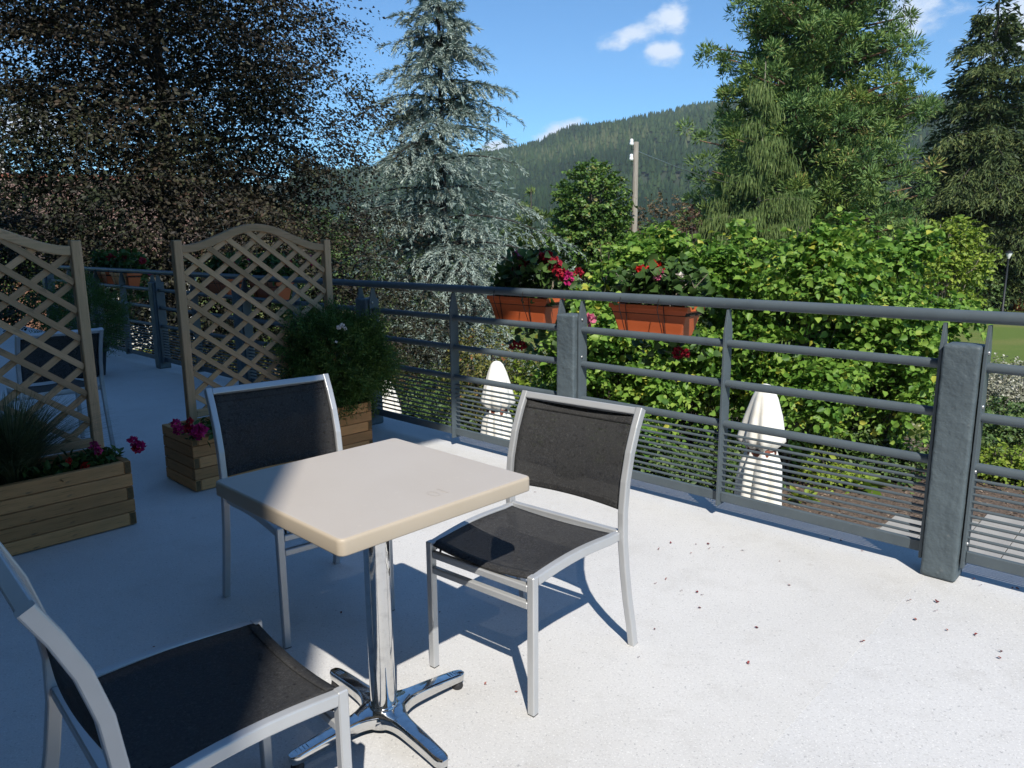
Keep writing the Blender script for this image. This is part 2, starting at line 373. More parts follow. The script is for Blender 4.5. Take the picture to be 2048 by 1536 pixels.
MAT['plum'] = leaf_mat('dark_plum_leaf', [(0, (.03, .012, .010)), (1, (.085, .032, .024))], .5, .1, .3)
MAT['silverleaf'] = leaf_mat('silver_perennial_leaf', [(0, (.16, .17, .11)), (.6, (.33, .33, .24)), (1, (.62, .60, .52))], .7, .1, .2)
MAT['strawgrass'] = leaf_mat('straw_grass', [(0, (.17, .13, .05)), (1, (.34, .25, .12))], .7, .2, .2)
MAT['thuja'] = leaf_mat('thuja_scale_leaf', [(0, (.026, .060, .016)), (.5, (.062, .125, .026)), (1, (.12, .21, .04))], .55, .15, .3)
MAT['penn'] = leaf_mat('fountain_grass_blade', [(0, (.05, .07, .03)), (.6, (.10, .13, .055)), (1, (.20, .20, .11))], .6, .2, .25)
MAT['gerleaf'] = leaf_mat('geranium_leaf', [(0, (.025, .06, .014)), (.6, (.06, .12, .028)), (1, (.10, .17, .04))], .55, .2, .3)
MAT['petred'] = leaf_mat('dark_red_petals', [(0, (.20, .006, .018)), (1, (.42, .016, .035))], .55, .2, .3)
MAT['petscarlet'] = leaf_mat('scarlet_petals', [(0, (.42, .012, .012)), (1, (.66, .04, .035))], .55, .2, .3)
MAT['petpink'] = leaf_mat('pink_petals', [(0, (.55, .10, .22)), (1, (.75, .25, .36))], .55, .25, .3)
MAT['petwhite'] = leaf_mat('blush_white_petals', [(0, (.78, .70, .66)), (1, (.86, .85, .82))], .55, .25, .3)
MAT['petmagenta'] = leaf_mat('magenta_petals', [(0, (.30, .008, .085)), (1, (.55, .025, .18))], .55, .25, .3)
MAT['fallen'] = leaf_mat('dry_petal', [(0, (.10, .025, .028)), (.6, (.22, .05, .05)), (1, (.34, .16, .13))], .7, 0, .2)
MAT['forest'] = leaf_mat('forest_conifer', [(0, (.010, .024, .010)), (.5, (.022, .044, .016)), (.9, (.042, .070, .024)), (1, (.075, .09, .04))], .8, 0, .1)
MAT['hill'] = M('forest_floor', (.025, .042, .018), .95, noise=[(.02, (.06, .06, .035), .62, .75)])
MAT['grass'] = M('mown_lawn', (.130, .185, .042), .9, spec=.15, noise=[(.25, (.21, .21, .07), .45, .65), (.12, (.30, .20, .11), .60, .68), (25, (.09, .14, .03), .45, .7)], bump=(60, .8, .04))
MAT['mulch'] = M('bark_mulch', (.135, .095, .070), .95, noise=[(14, (.21, .155, .12), .5, .68), (30, (.06, .043, .032), .5, .7)], bump=(30, 1, .05))
MAT['chip'] = leaf_mat('mulch_chips', [(0, (.06, .042, .032)), (.5, (.15, .11, .08)), (1, (.32, .25, .19))], .9, 0, .2)
MAT['joint'] = M('patio_joint_sand', (.24, .22, .19), .95, noise=[(20, (.16, .15, .13), .4, .7)])
MAT['paver'] = M('grey_paver', (.36, .35, .33), .85, spec=.25, noise=[(2, (.30, .29, .275), .4, .7), (60, (.44, .43, .41), .6, .75)], bump=(80, .3, .003))
MAT['wallwhite'] = M('white_render', (.74, .73, .70), .9, noise=[(1, (.66, .65, .61), .45, .7)])
MAT['hotelwall'] = M('hotel_render', (.26, .245, .22), .9, noise=[(1, (.22, .21, .19), .45, .7)])
MAT['rooftile'] = M('old_clay_tiles', (.13, .085, .066), .85, noise=[(1.2, (.19, .14, .12), .45, .65), (9, (.20, .095, .07), .5, .7)])
MAT['redtile'] = M('red_clay_tiles', (.26, .085, .052), .85, noise=[(4, (.27, .085, .05), .45, .65)])
MAT['slate'] = M('hotel_roof', (.12, .11, .11), .8, noise=[(3, (.08, .075, .075), .4, .7)])
MAT['darkwood'] = M('dark_timber', (.045, .032, .024), .85, noise=[(3, (.03, .02, .015), .4, .7, (1, 10, 10))])
MAT['brickface'] = M('reddish_boarding', (.27, .135, .09), .85, noise=[(4, (.20, .095, .06), .45, .65, (.4, 4, 4))])
MAT['glass'] = M('window_glass', (.03, .035, .04), .06, spec=.8)
MAT['bin'] = M('orange_bin', (.42, .09, .03), .5)
MAT['lampglass'] = M('lamp_glass', (.75, .75, .72), .3)

# ================================================================== SETTING


def ground_sheet():
    me = bpy.data.meshes.new('ground'); s = 3200
    me.from_pydata([(-s, -600, GZ), (s, -600, GZ), (s, 3600, GZ), (-s, 3600, GZ)], [], [(0, 1, 2, 3)])
    return tag(link('ground', me, MAT['grass']), 'mown park lawn with dry patches beyond the garden beds', 'lawn', kind='structure')


ground_sheet()


def floor_piece(name, v0, v1, mat, zt_=0.0):
    mb = MB(); a = []
    for (u, v) in [(-2.54, v0), (RU + .20, v0), (RU + .20, v1), (-2.54, v1)]: a.append(W(u, v))
    mb.add([(p.x, p.y, zt_) for p in a] + [(p.x, p.y, -.22) for p in a], [(0, 1, 2, 3), (7, 6, 5, 4), (0, 4, 5, 1), (1, 5, 6, 2), (2, 6, 7, 3), (3, 7, 4, 0)])
    o = mb.obj(name, mat); return o


tag(floor_piece('terrace_floor', .738, 15.0, MAT['floor']), 'pale grey speckled resin terrace floor under the table', 'floor', kind='structure')
tag(floor_piece('terrace_floor', -7.0, .7377, MAT['floor_b'], -.0012), 'slightly paler terrace floor panel at lower right', 'floor', kind='structure')
mb = MB(); a = [W(-2.54, -7), W(RU + .02, -7), W(RU + .02, 15), W(-2.54, 15)]
mb.add([(p.x, p.y, -.225) for p in a] + [(p.x, p.y, GZ - .1) for p in a], [(0, 1, 2, 3), (7, 6, 5, 4), (0, 4, 5, 1), (1, 5, 6, 2), (2, 6, 7, 3), (3, 7, 4, 0)])
tag(mb.obj('terrace_wall', MAT['slab']), 'concrete wall carrying the terrace', 'wall', kind='structure')


def sheet(name, pts, z, mat):
    me = bpy.data.meshes.new(name); me.from_pydata([(p.x, p.y, z) for p in pts], [], [tuple(range(len(pts)))]); return link(name, me, mat)


tag(sheet('mulch_bed', [W(9.0, -6), W(19, -6), W(17, 2), W(16, 9), W(14.5, 20), W(8.6, 20), W(9.0, 12)], GZ + .004, MAT['mulch']), 'brown bark mulch bed below the terrace', 'bed', kind='structure')
EDGE = [(14.5, -6), (12.75, 1.65), (11.9, 2.75), (10.42, 3.45), (9.9, 6), (9.2, 12), (8.6, 14)]
pat = tag(sheet('patio', [W(RU, -6)] + [W(*e) for e in EDGE] + [W(RU, 14)], GZ + .008, MAT['joint']), 'grey paved patio below the terrace', 'patio', kind='structure')
edge_u = lambda v: float(np.interp(v, [e[1] for e in EDGE], [e[0] for e in EDGE]))
paver_me = None
rs = np.random.default_rng(5)
for i in range(11):
    for j in range(12):
        u = 7.9 + .497 * i; v = -2.1 + .497 * j
        if u > edge_u(v) - .12: continue
        if paver_me is None:
            mb = MB(); mb.box(-.243, .243, -.243, .243, 0, .032); paver_me = mb.mesh('paver', MAT['paver'], .005)
        o = link('paver', paver_me, None, pat, W(u, v, GZ + .008 + rs.uniform(0, .003)), (rs.normal(0, .003), rs.normal(0, .003), ANG_U + rs.normal(0, .003)))
# loose bark chips on the bed
n = 6500
uu = rs.uniform(9.9, 15.5, n); vv = rs.uniform(-3, 7, n); kk = uu > np.interp(vv, [e[1] for e in EDGE], [e[0] for e in EDGE]) + .02 * rs.normal(size=n); uu, vv = uu[kk], vv[kk]; n = len(uu)
P = np.stack([uu * UX - vv * UY, uu * UY + vv * UX, np.full(n, GZ + .012)], 1)


def unit(a): return a / (np.linalg.norm(a, axis=-1, keepdims=True) + 1e-9)


def leaf_arrays(pos, ax, nr, L_, W_, shape=0, fold=.18, droop=.12):
    ax = unit(ax); side = unit(np.cross(ax, nr)); nr = np.cross(side, ax)
    L_ = np.broadcast_to(np.asarray(L_, float), (len(pos),))[:, None]; W_ = np.broadcast_to(np.asarray(W_, float), (len(pos),))[:, None]
    if shape == 0:
        v = np.stack([pos, pos + ax * L_ * .45 + side * W_ * .5 + nr * W_ * fold, pos + ax * L_ - nr * L_ * droop, pos + ax * L_ * .45 - side * W_ * .5 + nr * W_ * fold], 1)
        b = np.arange(len(pos))[:, None] * 4
        f = np.concatenate([b + np.array([0, 1, 2]), b + np.array([0, 2, 3])], 1).reshape(-1, 3)
        return v.reshape(-1, 3), f, 2, 3
    v = np.stack([pos, pos + ax * L_ * .12 + side * W_ * .40 + nr * W_ * fold * .8, pos + ax * L_ * .55 + side * W_ * .45 + nr * W_ * fold, pos + ax * L_ - nr * L_ * droop,
                  pos + ax * L_ * .55 - side * W_ * .45 + nr * W_ * fold, pos + ax * L_ * .12 - side * W_ * .40 + nr * W_ * fold * .8], 1)
    b = np.arange(len(pos))[:, None] * 6
    f = np.concatenate([b + np.array([0, 1, 2, 3]), b + np.array([0, 3, 4, 5])], 1).reshape(-1, 4)
    return v.reshape(-1, 3), f, 2, 4


def leaves(name, pos, ax, nr, L_, W_, mat, parent, rnd, shape=0, fold=.18, droop=.12):
    v, f, k, nper = leaf_arrays(pos, ax, nr, L_, W_, shape, fold, droop)
    me = np_mesh(name, v, f, nper, np.repeat(rnd, k))
    return link(name, me, mat, parent)


rr = lambda g, *s: g.normal(size=s)
tag(leaves('bark_chips', P, rr(rs, n, 3) * [1, 1, .25], rr(rs, n, 3) * .3 + [0, 0, 1], rs.uniform(.03, .08, n), rs.uniform(.015, .04, n), MAT['chip'], None, rs.uniform(0, 1, n)),
    'loose bark chips on the mulch bed', 'mulch', kind='stuff')

# ------------------------------------------------------------------ the hotel behind the camera (its wall and eaves shade the left of the terrace)
hb = empty('hotel_building', W(-2.54, -2.74, GZ), ANG_U)   # local x = u, local y = v
mb = MB(); mb.box(-10, -.002, 0, 19, 0, 11.7); mb.obj('wall', MAT['hotelwall'], hb)
mb = MB(); mb.box(-10.6, 2.25, 0.0, 19.6, 11.702, 11.92)
mb.add([(-10.6, 0, 11.921), (2.25, 0, 11.921), (2.25, 19.6, 11.921), (-10.6, 19.6, 11.921), (-4.6, 7, 15.5), (-4.6, 13.0, 15.5)], [(0, 1, 4), (1, 2, 5, 4), (2, 3, 5), (3, 0, 4, 5)]); mb.obj('roof', MAT['slate'], hb)  # unseen ridge raised to shut out more sky
mb = MB(); mb.box(-10, 3.6, -15, -5.7, 0, 11.6); mb.obj('blocker_wing_wall', MAT['hotelwall'], hb); mb = MB(); mb.box(-10.5, 4.0, -15.6, -5.3, 11.602, 11.82); mb.obj('blocker_wing_roof', MAT['slate'], hb)  # unseen wing, added to block skylight and deepen the terrace shade
for k in range(5):
    for zz in (2.9, 6.0, 8.9):
        mb = MB(); mb.box(0, .05, 1.2 + 3.4 * k, 2.5 + 3.4 * k, zz, zz + (2.1 if zz < 3 else 1.5)); wf = mb.obj('window', MAT['wallwhite'], hb)
        mb = MB(); mb.box(.052, .058, 1.27 + 3.4 * k, 2.43 + 3.4 * k, zz + .07, zz + (2.03 if zz < 3 else 1.43)); mb.obj('pane', MAT['glass'], wf)
mb = MB(); mb.box(0, 1.5, 2.1, 18.5, 5.55, 5.75); bl = mb.obj('blocker_balcony', MAT['slab'], hb); mb = MB(); mb.box(1.42, 1.48, 2.1, 18.5, 5.752, 6.75); mb.obj('blocker_parapet', MAT['darkwood'], bl)  # slab and parapet added out of view to cut skylight on the shaded floor
tag(hb, 'hotel wall with wide eaves standing beside the terrace behind the camera', 'building')

# ------------------------------------------------------------------ hills with forest, far away
ridge_px = [(-900, 420), (-300, 400), (300, 375), (720, 342), (860, 325), (1000, 310), (1080, 295), (1140, 268), (1250, 245), (1330, 228), (1400, 214), (1500, 205), (1650, 196), (1850, 204), (2000, 215), (2200, 230), (2600, 260), (3200, 320)]
RID = []
for (px, py) in ridge_px:
    d = pray(px, py); RID.append((math.atan2(d.x, d.y), d.z / math.hypot(d.x, d.y)))
RIDA = np.array([r[0] for r in RID]); RIDT = np.array([r[1] for r in RID])
D_RIDGE, D_FOOT, TREE_H = 1550.0, 560.0, 17.0


def hill_z(x, y):
    d = np.hypot(x, y); a = np.arctan2(x, y); top = np.interp(a, RIDA, RIDT) * D_RIDGE + CAM_Z - TREE_H * .55 - GZ
    f = np.clip((d - D_FOOT) / (D_RIDGE - D_FOOT), 0, 1.25); s = np.where(f <= 1, (3 * f ** 2 - 2 * f ** 3) * .55 + f * .45, 1 - (f - 1) ** 2 * .8)
    und = 9 * np.sin(x * .011 + 1.3) * np.cos(y * .009) + 6 * np.sin(x * .027 + y * .017)
    return GZ - .5 + top * s + und * np.clip(f * 3, 0, 1) * np.clip((1.02 - f) * 4, 0, 1)


na, nd = 150, 46
A, D = np.meshgrid(np.linspace(R(-62), R(62), na), np.linspace(520, 1950, nd), indexing='ij')
X, Y = D * np.sin(A), D * np.cos(A); Z = hill_z(X, Y)
idx = np.arange(na * nd).reshape(na, nd); F = np.stack([idx[:-1, :-1], idx[1:, :-1], idx[1:, 1:], idx[:-1, 1:]], -1).reshape(-1, 4)
tag(link('hill', np_mesh('hill', np.stack([X, Y, Z], -1).reshape(-1, 3), F, 4, smooth=True), MAT['hill']), 'long wooded hill behind the park', 'hill', kind='structure')
rs = np.random.default_rng(11)
n = 17500
A = rs.uniform(R(-16), R(36), n); D = np.sqrt(rs.uniform(600 ** 2, 1600 ** 2, n)); keep = np.ones(n, bool)
X, Y = D * np.sin(A), D * np.cos(A); Z = hill_z(X, Y); n = len(X)
H = TREE_H * rs.uniform(.6, 1.3, n); Rd = H * rs.uniform(.18, .28, n)
k = 6; w = np.arange(k) * 2 * np.pi / k; off = rs.uniform(0, 6.28, n)
ring = np.stack([np.cos(w[None] + off[:, None]), np.sin(w[None] + off[:, None]), np.zeros((n, k))], -1)
base = np.stack([X, Y, Z], -1)
jag = rs.uniform(.75, 1.2, (n, k, 1))
v1 = base[:, None] + ring * Rd[:, None, None] * jag + np.array([0, 0, 1]) * (H * .10)[:, None, None]
v2 = base[:, None] + ring * Rd[:, None, None] * .62 * rs.uniform(.7, 1.2, (n, k, 1)) + np.array([0, 0, 1]) * (H * .48)[:, None, None]
ap1 = base + np.array([0, 0, 1]) * (H * .72)[:, None]; ap2 = base + np.array([0, 0, 1]) * H[:, None]
VV = np.concatenate([v1, v2, ap1[:, None], ap2[:, None]], 1).reshape(-1, 3); nb = 2 * k + 2
b = np.arange(n)[:, None, None] * nb; j = np.arange(k)
t1 = np.stack([j, (j + 1) % k, np.full(k, 2 * k)], -1); t2 = np.stack([j + k, (j + 1) % k + k, np.full(k, 2 * k + 1)], -1)
FF = (b + np.concatenate([t1, t2])[None]).reshape(-1, 3)
col = np.clip(rs.normal(.42, .22, n) + .34 * np.sin(X * .013) * np.sin(Y * .017) + .2 * np.sin(X * .004 + Y * .006), 0, 1)
tag(link('hill_forest', np_mesh('hill_forest', VV, FF, 3, np.repeat(col, 2 * k)), MAT['forest']), 'dark conifer forest covering the far hill', 'forest', kind='stuff')


# ================================================================== VEGETATION
def tubes_mesh(lst, n=6):
    mb = MB()
    for pts, rad in lst: mb.tube(pts, rad, n, caps=False)
    return mb


def thing(name, label, cat, loc, group=None):
    o = empty(name, loc); tag(o, label, cat, group); return o


LEAFME = {}


def single_leaves(root, pos, ax, nr, sz, aspect, mat, rnd):
    for i in range(len(pos)):
        key = (mat, round(aspect, 2), int(rnd[i] * 7.99))
        if key not in LEAFME:
            v, f, k, nper = leaf_arrays(np.zeros((1, 3)), np.array([[1., 0, 0]]), np.array([[0, 0, 1.]]), 1.0, aspect, 1); LEAFME[key] = np_mesh('leaf', v, f, nper, np.full(2, (key[2] + .5) / 8)); LEAFME[key].materials.append(MAT[mat])
        a = Vector(ax[i]).normalized(); sd_ = a.cross(Vector(nr[i])).normalized(); n_ = sd_.cross(a); s_ = sz[i]
        o = link('leaf', LEAFME[key], None, root); o.matrix_basis = Matrix(((a.x * s_, -sd_.x * s_, n_.x * s_, pos[i][0]), (a.y * s_, -sd_.y * s_, n_.y * s_, pos[i][1]), (a.z * s_, -sd_.z * s_, n_.z * s_, pos[i][2]), (0, 0, 0, 1)))


def broadleaf(name, label, cat, base, ells, ntw, nlf, tl, lsize, mat, bark, seed, group=None, shape=0, droop=.35, trunk_r=.12, stems=1, up=.25, shell=.55, aspect=.62, flat=.55, trunk_top=None, crown_name='crown', jit=.5, indiv=0):
    """ells: list of (centre xyz, radii xyz, weight); twigs fill the outer shell of each, leaves along the twigs"""
    g = np.random.default_rng(seed); base = Vector(base); root = thing(name, label, cat, base, group); b0 = np.array(base)
    ws = np.array([e[2] for e in ells], float); ws /= ws.sum(); pick = g.choice(len(ells), ntw, p=ws)
    C = np.array([e[0] for e in ells])[pick]; Rr = np.array([e[1] for e in ells])[pick]
    d = unit(rr(g, ntw, 3)); rad = shell + (1 - shell) * g.uniform(0, 1, ntw) ** .6
    S = C + d * Rr * rad[:, None]
    out = unit(d * Rr); td = unit(out + jit * rr(g, ntw, 3) + [0, 0, up]); l = tl * g.uniform(.55, 1.3, ntw)
    S = S - td * l[:, None] * .5
    f = (np.arange(nlf) + .6) / nlf
    Pp = S[:, None] + td[:, None] * (l[:, None] * f)[..., None] + np.array([0, 0, -1.]) * (droop * l[:, None] * f ** 2)[..., None]
    tdd = unit(td[:, None] + np.array([0, 0, -2.]) * (droop * f)[None, :, None])
    sgn = np.where(np.arange(nlf) % 2 == 0, 1., -1.)[None, :, None]
    side = unit(np.cross(tdd, np.array([0, 0, 1.]) + .15 * rr(g, ntw, nlf, 3)))
    ax = unit(tdd * .55 + side * sgn * .9 + .35 * rr(g, ntw, nlf, 3) + np.array([0, 0, -.18]))
    nrm = unit(np.array([0, 0, flat]) + .45 * out[:, None] + .5 * rr(g, ntw, nlf, 3))
    Pp = Pp.reshape(-1, 3); ax = ax.reshape(-1, 3); nrm = nrm.reshape(-1, 3)
    keep = Pp[:, 2] > b0[2] + .02; Pp, ax, nrm = Pp[keep], ax[keep], nrm[keep]; m = len(Pp)
    sz = lsize * g.uniform(.45, 1.3, m)
    tr = np.repeat(g.normal(0, .16, ntw), nlf)[keep]
    rnd = np.clip(g.beta(2.2, 2.2, m) + tr, 0, 1)
    if indiv:      # the leaves nearest the terrace are leaves of their own
        order = np.argsort(np.linalg.norm(Pp - np.array([0, 0, CAM_Z]), axis=1) + np.where(Pp[:, 2] < -1.9, 9, 0) + g.uniform(0, .45, m)); one, rest = order[:indiv], order[indiv:]
        single_leaves(root, Pp[one] - b0, ax[one], nrm[one], sz[one], aspect, mat, rnd[one]); Pp, ax, nrm, sz, rnd = Pp[rest], ax[rest], nrm[rest], sz[rest], rnd[rest]
    co_ = leaves(crown_name, Pp - b0, ax, nrm, sz, sz * aspect, MAT[mat], root, rnd, shape)
    if indiv: co_['kind'] = 'stuff'
    # stems and limbs
    tub = []; zt = trunk_top if trunk_top is not None else max(e[0][2] + e[1][2] * .5 for e in ells)
    cen = np.average(np.array([e[0] for e in ells]), axis=0, weights=ws)
    for sidx in range(stems):
        a = g.uniform(0, 6.28); o2 = np.array([math.cos(a), math.sin(a), 0]) * (0 if stems == 1 else g.uniform(.05, .22))
        top = np.array([cen[0], cen[1], zt]) + (0 if stems == 1 else 1) * np.array([math.cos(a), math.sin(a), 0]) * np.mean([e[1][0] for e in ells]) * g.uniform(.2, .7)
        pts = [np.array(b0) + o2 + (top - b0 - o2) * t + np.array([math.sin(t * 5 + sidx), math.cos(t * 4 + sidx), 0]) * .03 * t * (zt - b0[2]) for t in np.linspace(0, 1, 7)]
        tub.append(([p - b0 for p in pts], [trunk_r * (1 - .8 * t) for t in np.linspace(0, 1, 7)]))
    tubes_mesh(tub, 8).obj('trunk', MAT[bark], root)
    tub = []
    for q in g.choice(ntw, min(ntw, 90), replace=False):
        e = S[q]; zz = b0[2] + (e[2] - b0[2]) * g.uniform(.35, .8); st = np.array([cen[0], cen[1], min(zz, zt)]) if stems == 1 else np.array([b0[0] + (e[0] - b0[0]) * .35, b0[1] + (e[1] - b0[1]) * .35, zz])
        mid = (st + e) / 2 + np.array([0, 0, .12 * np.linalg.norm(e - st)]); en = e + td[q] * l[q] * .5
        tub.append(([st - b0, mid - b0, e - b0, en - b0], [trunk_r * .32, trunk_r * .2, trunk_r * .1, .004]))
    tubes_mesh(tub, 5).obj('branch', MAT[bark], root)['kind'] = 'stuff'
    return root


def conifer(name, label, cat, base, ztop, zlow, prof, nbr, mat, bark, seed, group=None, blade=(.10, .03), nlat=14, ntuft=14, lat=.42, rise=.25, droop=.45, latdroop=.3, style='cedar', trunk_r=.22, per=2, gaps=0.0, gapf=5.0, latang=58, lean=None, azr=None, whorl=0.0, inner=.12, puff=.02, lenvar=(.62, 1.12), core=0, csize=.3, clump=None):
    g = np.random.default_rng(seed); base = np.array(base, float); root = thing(name, label, cat, base, group)
    LP, LA, LN, LR = [], [], [], []; tub = []
    H_ = ztop - base[2]
    zs = zlow + (ztop - zlow) * (1 - np.sqrt(g.uniform(0, 1, nbr))) if style != 'cedar' else zlow + (ztop - zlow) * (g.uniform(0, 1, nbr) ** 1.25)
    if whorl > 0: zs = np.round(zs / whorl) * whorl + g.normal(0, whorl * .12, nbr)
    for i in range(nbr):
        z = zs[i]; fz = (z - zlow) / (ztop - zlow); az = i * 2.39996 + g.uniform(-.5, .5)
        if azr is not None: az = g.uniform(*azr)
        L_ = prof(z) * g.uniform(*lenvar)
        if gaps and math.sin(z * gapf + 2.3 * math.sin(az * 2)) < -1 + 2 * gaps: L_ *= .55
        L_ = max(L_, .12); dr = np.array([math.cos(az), math.sin(az), 0]); st = np.array([base[0], base[1], z])
        rs_ = rise * g.uniform(.6, 1.4) + .55 * max(0, fz - .55); dp = droop * g.uniform(.7, 1.3)
        path = lambda f: st + dr * (L_ * f)[:, None] + np.array([0, 0, 1.]) * (L_ * (rs_ * f - dp * f ** 2))[:, None]
        ff = np.linspace(0, 1, 6); pp = path(ff); r0 = trunk_r * (.10 + .16 * (1 - fz))
        tub.append(([p - base for p in pp], [r0 * (1 - .85 * t) + .004 for t in ff]))
        if clump:      # rounded tufts of foliage crowded along the outer half of the bough
            nc, nbl, cr0 = clump; fc = g.uniform(.38, 1.0, nc); fc[0] = 1.0; pc = path(fc) + rr(g, nc, 3) * [.16 * L_, .16 * L_, .10 * L_] * (1 - .6 * (fc[:, None] == 1)); rc = cr0 * g.uniform(.65, 1.25, nc)
            dd = unit(rr(g, nc, nbl, 3) + np.array([0, 0, .35]) + dr * .3); LP.append((pc[:, None] + dd * (rc[:, None] * g.uniform(.25, .8, (nc, nbl)))[..., None] * [1, 1, .75]).reshape(-1, 3)); LA.append(unit(dd + .35 * rr(g, nc, nbl, 3) + np.array([0, 0, .3])).reshape(-1, 3)); LN.append(rr(g, nc * nbl, 3) + [0, 0, .6])
            LR.append(np.clip(g.beta(2, 2, (nc, nbl)) * .75 + .2 + g.normal(0, .13, (nc, 1)), 0, 1).reshape(-1)); continue
        k = max(4, int(nlat * (.5 + .6 * L_ / (prof(zlow + .25 * (ztop - zlow)) + .1)))); fl = inner + (1 - inner) * (np.arange(k) + g.uniform(0, 1, k)) / k; p0 = path(fl)
        sg = np.where(np.arange(k) % 2 == 0, 1., -1.); an = R(latang) * g.uniform(.65, 1.25, k) * sg; an[-1] *= .2
        ld = np.stack([dr[0] * np.cos(an) - dr[1] * np.sin(an), dr[0] * np.sin(an) + dr[1] * np.cos(an), np.full(k, (rs_ - 1.3 * dp) * .5)], 1) + .12 * rr(g, k, 3)
        ld = unit(ld); ll = L_ * lat * (1.05 - .62 * fl) * g.uniform(.55, 1.25, k) + .08
        m = max(3, int(ntuft)); gg = (np.arange(m)[None] + g.uniform(0, 1, (k, m))) / m
        pos = p0[:, None] + ld[:, None] * (ll[:, None] * gg)[..., None] + np.array([0, 0, -1.]) * (latdroop * ll[:, None] * gg ** 2)[..., None]
        for q in range(per):
            rn = rr(g, k, m, 3)
            if style == 'cedar': ax = unit(ld[:, None] + np.array([0, 0, -2.]) * (latdroop * gg)[..., None]) * .95 + np.array([0, 0, .22]) + .30 * rn
            elif style == 'spruce': ax = ld[:, None] * .75 + np.array([0, 0, -.55]) + .38 * rn
            elif style == 'sequoia': ax = ld[:, None] * .45 + dr * .45 + np.array([0, 0, .55]) + .42 * rn
            else: ax = np.array([0, 0, -1.]) + .16 * rn + ld[:, None] * .12
            LP.append((pos + puff * rr(g, k, m, 3)).reshape(-1, 3)); LA.append(unit(ax).reshape(-1, 3)); LN.append((np.array([0, 0, 1.]) * (0 if style == 'weep' else 1.3 if style == 'cedar' else 1) + (.6 if style == 'cedar' else .8) * rr(g, k, m, 3)).reshape(-1, 3))
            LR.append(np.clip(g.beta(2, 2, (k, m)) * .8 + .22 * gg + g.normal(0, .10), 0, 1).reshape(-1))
    LP = np.concatenate(LP); LA = np.concatenate(LA); LN = np.concatenate(LN); LR = np.concatenate(LR); m = len(LP); sz = g.uniform(.6, 1.35, m); wz = g.uniform(.7, 1.3, m)
    if core:      # large filler blades deep inside, coloured dark like a shaded core
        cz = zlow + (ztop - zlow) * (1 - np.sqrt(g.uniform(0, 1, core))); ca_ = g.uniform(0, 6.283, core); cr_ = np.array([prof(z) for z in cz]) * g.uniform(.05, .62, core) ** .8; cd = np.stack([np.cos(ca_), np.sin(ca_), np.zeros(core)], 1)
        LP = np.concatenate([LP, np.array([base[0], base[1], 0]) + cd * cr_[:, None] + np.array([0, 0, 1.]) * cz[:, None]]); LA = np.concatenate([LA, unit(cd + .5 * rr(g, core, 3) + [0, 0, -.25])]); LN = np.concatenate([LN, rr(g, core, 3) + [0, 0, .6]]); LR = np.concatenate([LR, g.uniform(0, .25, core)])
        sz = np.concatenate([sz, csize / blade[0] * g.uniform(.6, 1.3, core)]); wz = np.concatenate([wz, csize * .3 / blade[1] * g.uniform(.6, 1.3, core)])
    kz = LP[:, 2] > base[2] + .05; LP, LA, LN, LR, sz, wz = LP[kz], LA[kz], LN[kz], LR[kz], sz[kz], wz[kz]
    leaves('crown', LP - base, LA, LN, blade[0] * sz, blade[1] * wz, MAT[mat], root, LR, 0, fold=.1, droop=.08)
    t = np.linspace(0, 1, 12); tubes_mesh([([np.array([.03 * math.sin(3 * x), .03 * math.cos(4 * x), H_ * x]) for x in t], [trunk_r * (1 - .94 * x) + .01 for x in t])], 10).obj('trunk', MAT[bark], root)
    tubes_mesh(tub, 5).obj('branch', MAT[bark], root)['kind'] = 'stuff'
    return root


def gpos(px, y, z=GZ):
    d = pray(px, 484); return (d.x / d.y * y, y, z)


def prof_pts(pts):
    zz = np.array([p[0] for p in pts]); vv_ = np.array([p[1] for p in pts]); return lambda z: float(np.interp(z, zz, vv_))


# blue cedar
conifer('blue_cedar', 'tall silver blue cedar with layered drooping boughs', 'tree', gpos(887, 23), 10.6, -2.4,
        prof_pts([(-2.6, 2.6), (-.4, 3.9), (1.4, 4.0), (3.4, 3.0), (5.7, 2.05), (7.2, 1.3), (8.85, .85), (10.6, .15)]), 260, 'cedar', 'bark_dark', 21,
        blade=(.15, .0235), nlat=15, ntuft=20, lat=.46, rise=.20, droop=.40, latdroop=.44, style='cedar', trunk_r=.16, per=3, gaps=.36, gapf=4.2, puff=.016, whorl=.42, core=4500, csize=.22)
# giant sequoia
conifer('giant_sequoia', 'huge bright green sequoia with reddish trunk right of the pole', 'tree', gpos(1603, 40), 30.0, -1.6,
        prof_pts([(-2, 5.6), (1, 6.1), (3.6, 5.9), (9, 4.9), (14.4, 4.4), (22, 3.2), (30, .3)]), 330, 'sequoia', 'bark_red', 22,
        blade=(.27, .060), lat=.30, rise=.02, droop=-.10, style='sequoia', trunk_r=.6, gaps=.10, gapf=2.2, lenvar=(.62, 1.04), core=16000, csize=.5, clump=(6, 118, .62))
# weeping cypress in front of it
conifer('weeping_cypress', 'pale green weeping cypress with hanging curtains before the sequoia', 'tree', gpos(1512, 34), 8.9, -1.5,
        prof_pts([(-1.5, 2.3), (1, 2.3), (3.4, 2.2), (4.6, 1.3), (6.6, .7), (8.9, .1)]), 78, 'nootka', 'bark_pale', 23,
        blade=(.42, .036), nlat=12, ntuft=10, lat=.30, rise=.12, droop=.14, latdroop=.6, style='weep', trunk_r=.12, per=6, latang=45, puff=.17, core=2500, csize=.3)
